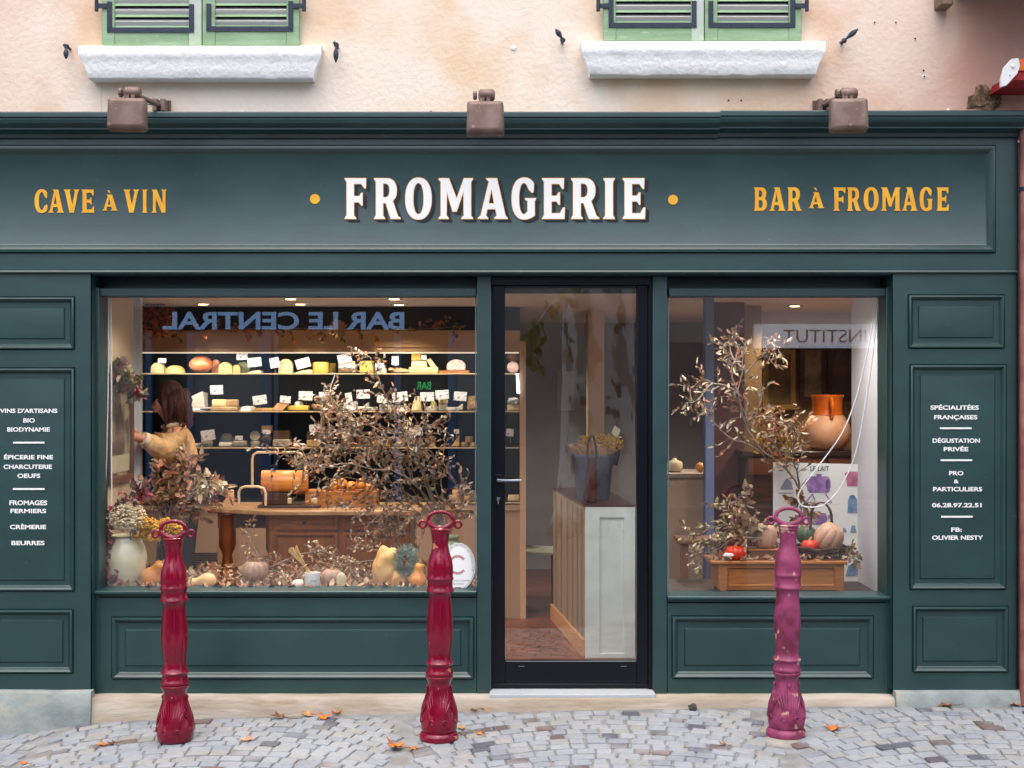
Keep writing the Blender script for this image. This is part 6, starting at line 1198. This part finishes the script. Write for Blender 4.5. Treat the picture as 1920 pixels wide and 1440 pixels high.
# beige counter and crockery left in right window
t = thing('beige_counter', (X(1290,2.2),2.2,ZF), 'beige counter at the left of the right window', 'counter'); yy = 2.2; zz = Z(888,yy)
mb = MB(); mb.box(X(1215,yy), X(1332,yy), yy, 2.7, ZF, zz-.03); mb.build('body', M('base_beige'), t); mb = MB(); mb.box(X(1212,yy), X(1335,yy), yy-.02, 2.72, zz-.029, zz); mb.build('counter_top', M('counter_beige'), t)
t = thing('dish', P(1265,880,2.4), 'small cream lidded dish on the beige counter', 'dish'); mb = MB(); c = P(1265,880,2.4); mb.lathe([(.04,0),(.055,.01),(.06,.06),(.05,.075),(.02,.085),(.01,.1)], (c.x,2.4,zz+.001), 24); mb.build('body', M('cream_glaze'), t, smooth=60)
mb = MB(); c = P(1313,878,2.35); mb.ell((c.x,2.35,zz+.036), .035,.035,.035, 16, 12); tag(mb.build('orange_fruit', MSQ, None, smooth=180), 'orange fruit on the beige counter in the right window', 'fruit')
t = thing('stool', (X(1290,1.15),1.15,ZF), 'rough wooden stool with a splayed leg at the left of the right window', 'stool')
for a, b in ((1277,1284),(1332,1338)): mb = MB(); mb.prism([(X(a,.95),ZF),(X(b,.95)+.02,ZF),(X(b,.95)+.02,Z(1020,.95)),(X(a,.95),Z(1020,.95))], .95, .99); mb.build('leg', M('stool_wood', s(120,76,50), .6), t)
mb = MB(); mb.box(X(1272,.95), X(1345,.95), .93, 1.2, Z(1020,.95)+.001, Z(1012,.95)); mb.build('seat', M('stool_wood'), t, bevel=.004)

# ================= across the street (seen mirrored in the glass) =================
YO = -13.0; kO = (13+D)/F
def ox(px): return (px-960)*kO
def ozz(py): return ZC+(720-py)*kO
t = bar = thing('bar_building', (-3.5, YO, 0), 'bar front with a black BAR LE CENTRAL sign, seen mirrored in the left window', 'building')
MOP = M('opposite_plaster', s(196,188,180), .9, rgb2=s(176,166,158), scale=1.5); MBLU = M('bar_blue', s(100,150,196), .6); MPAN = M('bar_pane_grey', s(156,164,168), .4); MDRK = M('bar_dark', s(14,16,20), .8)
mb = MB(); mb.box(-7.6, 1.2, YO-6, YO-.25, -.1, 4.1); mb.build('wall', MOP, bar)
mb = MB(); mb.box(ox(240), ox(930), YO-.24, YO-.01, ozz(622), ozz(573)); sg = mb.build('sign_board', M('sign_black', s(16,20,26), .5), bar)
mb = MB(); put_text(mb, 'BAR LE CENTRAL', ox(525), ozz(615), YO-.004, 33*kO, fat=.028, width=460*kO, flip=True); mb.build('lettering', M('sign_blue_glow', s(150,190,236), .5, emis=s(150,190,240), es=.7), sg, smooth=0, fix=False)  # glow added to the letters so their mirror image comes out brighter
mb = MB(); mb.box(ox(240), ox(930), YO-.24, YO-.12, -.1, ozz(622.5)); mb.build('bar_front', MDRK, bar)
for a, b in ((341,352),(484,500),(507,513),(735,748),(838,854),(910,922),(262,272)):
    mb = MB(); mb.box(ox(a), ox(b), YO-.119, YO-.02, 0, ozz(622.5)); mb.build('blue_post', MBLU, bar)
mb = MB(); mb.box(ox(353), ox(483), YO-.119, YO-.08, ozz(1000), ozz(622.5)); mb.box(ox(855), ox(909), YO-.119, YO-.08, ozz(1000), ozz(622.5)); mb.build('grey_panel', MPAN, bar)
mb = MB(); put_text(mb, 'BAR', ox(791), ozz(730), YO-.10, 15*kO, fat=.02, width=28*kO, flip=True); mb.build('neon_sign', M('neon_green', (0,.4,.1), .5, emis=(.05,.9,.25), es=.9), bar, smooth=0, fix=False)
t = ins = thing('institute_building', (5, YO, 0), 'pale building lettered INSTITUT, seen mirrored in the right window', 'building')
mb = MB(); mb.box(1.25, 7.8, YO-6, YO-.25, -.1, 3.9); mb.build('wall', MOP, ins)
mb = MB(); mb.box(ox(1425), ox(1800), YO-.24, YO-.02, ozz(651), ozz(606)); sg = mb.build('sign_board', M('sign_pale_glow', s(236,238,244), .5, emis=s(220,226,240), es=.6), ins)  # glow added to the pale board to lift its reflection
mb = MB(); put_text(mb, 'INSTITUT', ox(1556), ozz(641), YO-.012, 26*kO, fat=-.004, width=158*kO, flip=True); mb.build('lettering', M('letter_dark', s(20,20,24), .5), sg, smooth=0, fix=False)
mb = MB(); mb.box(ox(1425), ox(1800), YO-.24, YO-.15, 0, ozz(652)); mb.build('shop_window', MDRK, ins)
mb = MB(); mb.box(ox(1180), ox(1330), YO-.24, YO-.15, .2, ozz(640)); mb.build('grey_door', M('door_grey', s(120,122,126), .5), ins)
for nm, x0_, x1_, yy0, yy1, h_, lb in (('added_house',-24,-9.6,YO-6,YO-.3,7.5,'unseen grey rendered house added across the street to the left, beyond the mirrored bar'),('added_house',9.8,24,YO-6,YO-.3,8,'unseen grey rendered house added across the street to the right, beyond the mirrored institute'),('added_house',-16,-4.45,.12,5.6,6.2,'unseen neighbouring house added left of the shop, outside the picture'),('added_house',4.65,16,.12,5.6,6.2,'unseen neighbouring house added right of the shop, outside the picture')):  # unseen houses added to narrow the sky reflections and block side light
    q = thing(nm, ((x0_+x1_)/2, yy0, 0), lb, 'house'); mb = MB(); mb.box(x0_, x1_, yy0, yy1, -.4, h_); mb.build('wall', M('town_wall', s(150,138,126), .9, rgb2=s(134,124,114), scale=1.2), q)
    mb = MB(); fy = yy1 if yy1 < 0 else yy0; sg_ = 1 if yy1 < 0 else -1
    for k in range(int((x1_-x0_)/2.4)):
        for zz in (1.0, 3.9):
            mb = MB(); a = x0_+.8+k*2.4; mb.box(a, a+1.0, min(fy, fy+sg_*.02), max(fy, fy+sg_*.02), zz, zz+1.4); mb.build('window', M('town_pane', s(30,34,40), .2), q)
# plane tree beside the camera
t = thing('plane_tree', (1.06, -9.2, 0), 'mottled plane tree trunk with a low green twig, seen mirrored in the door', 'tree')
MBARK = M('plane_bark', s(236,232,222), .85, rgb2=s(176,166,150), scale=2.6, lo=.52, hi=.56, bump=.3, bscale=20, rgb3=s(120,106,88), s3=4.5, lo3=.58, hi3=.62, stretch=(1,1,.6))
gt = gz(1.06,-9.2)
mb = MB(); pr = [(.62,0),(.52,.3),(.47,.9),(.45,1.8),(.44,2.6),(.42,3.4),(.36,4.4),(.26,5.5),(.12,7)]; mb.lathe(pr, (1.06,-9.2,gt), 36, mod=lambda a, z: 1+.05*math.sin(3*a+z)+.03*math.sin(7*a-z*2)); mb.build('trunk', MBARK, t, smooth=180)
mb = MB(); rr = random.Random(14); ends = []
for q in range(9):
    a = q*.72; z0 = 3.2+q*.3; p0 = Vector((1.06,-9.2,z0)); pts = [p0]; d = Vector((math.cos(a),math.sin(a)*.8,.7)).normalized()
    for j in range(6): d = (d+rv(rr,.2)).normalized(); pts.append(pts[-1]+d*.42)
    mb.tube(pts, [.10*(1-.8*j/6) for j in range(7)], 8); ends += pts[2:]
mb.build('limb', MBARK, t, smooth=180)
MLG = M('plane_leaf', s(120,140,50), .6, rgb2=s(160,150,60), scale=6); mb = MB()
for e in ends:
    for j in range(26): mb.leaf(e+rv(rr,.5), rv(rr), rv(rr), .16, .15, fold=.2)
mb.build('crown', MLG, t, smooth=0, fix=False)
mb = MB(); tp = [Vector((.95,-8.9,3.0)), Vector((.7,-8.6,2.9)), Vector((.45,-8.3,2.72)), Vector((.3,-8.2,2.5)), Vector((.27,-8.2,2.25))]; mb.tube(tp, [.02,.014,.01,.007,.004], 6)
mb.build('twig', MBARK, t)
mb = MB()
for e in tp[1:]+[Vector((.27,-8.2,2.05)), Vector((.22,-8.2,2.3)), Vector((.33,-8.2,2.4))]:
    for j in range(9): mb.leaf(e+rv(rr,.09), Vector((rr.uniform(-.6,.6),rr.uniform(-.3,.3),-1)), rv(rr), .13, .12, fold=.15)
mb.build('leaves', MLG, t, smooth=0, fix=False)

# ================= camera, sky, sun =================
cam = bpy.data.cameras.new('camera'); co = bpy.data.objects.new('camera', cam); C.objects.link(co); co.location = (0,-D,ZC); co.rotation_euler = (R(90),0,0)
cam.sensor_width = 36; cam.lens = F/1920*36; cam.clip_end = 1000; cam.clip_start = .05; bpy.context.scene.camera = co
w = bpy.data.worlds.new('World'); bpy.context.scene.world = w; w.use_nodes = True; N = w.node_tree.nodes; L = w.node_tree.links
sk = N.new('ShaderNodeTexSky'); sk.sky_type = 'NISHITA'; sk.sun_disc = False; EL, AZ = SEL, SAZ
sk.sun_elevation = R(EL); sk.sun_rotation = R(AZ); sk.altitude = 100; sk.air_density = 1.0; sk.dust_density = 3.5; sk.ozone_density = 1
L.new(sk.outputs[0], N['Background'].inputs[0]); N['Background'].inputs[1].default_value = SKY
sl = bpy.data.lights.new('sun', 'SUN'); sl.energy = SUN; sl.angle = R(SANG); sl.color = (1,.94,.86); so = bpy.data.objects.new('sun', sl); C.objects.link(so)
az = R(AZ); dv = Vector((math.sin(az)*math.cos(R(EL)), math.cos(az)*math.cos(R(EL)), math.sin(R(EL)))); so.rotation_euler = dv.to_track_quat('Z','Y').to_euler()
sc = bpy.context.scene; sc.view_settings.view_transform = 'Standard'; sc.view_settings.look = 'None'; sc.view_settings.exposure = EXPO; sc.view_settings.gamma = 1
sc.cycles.max_bounces = 8; sc.cycles.transparent_max_bounces = 12; sc.cycles.use_denoising = True; sc.cycles.sample_clamp_indirect = 6
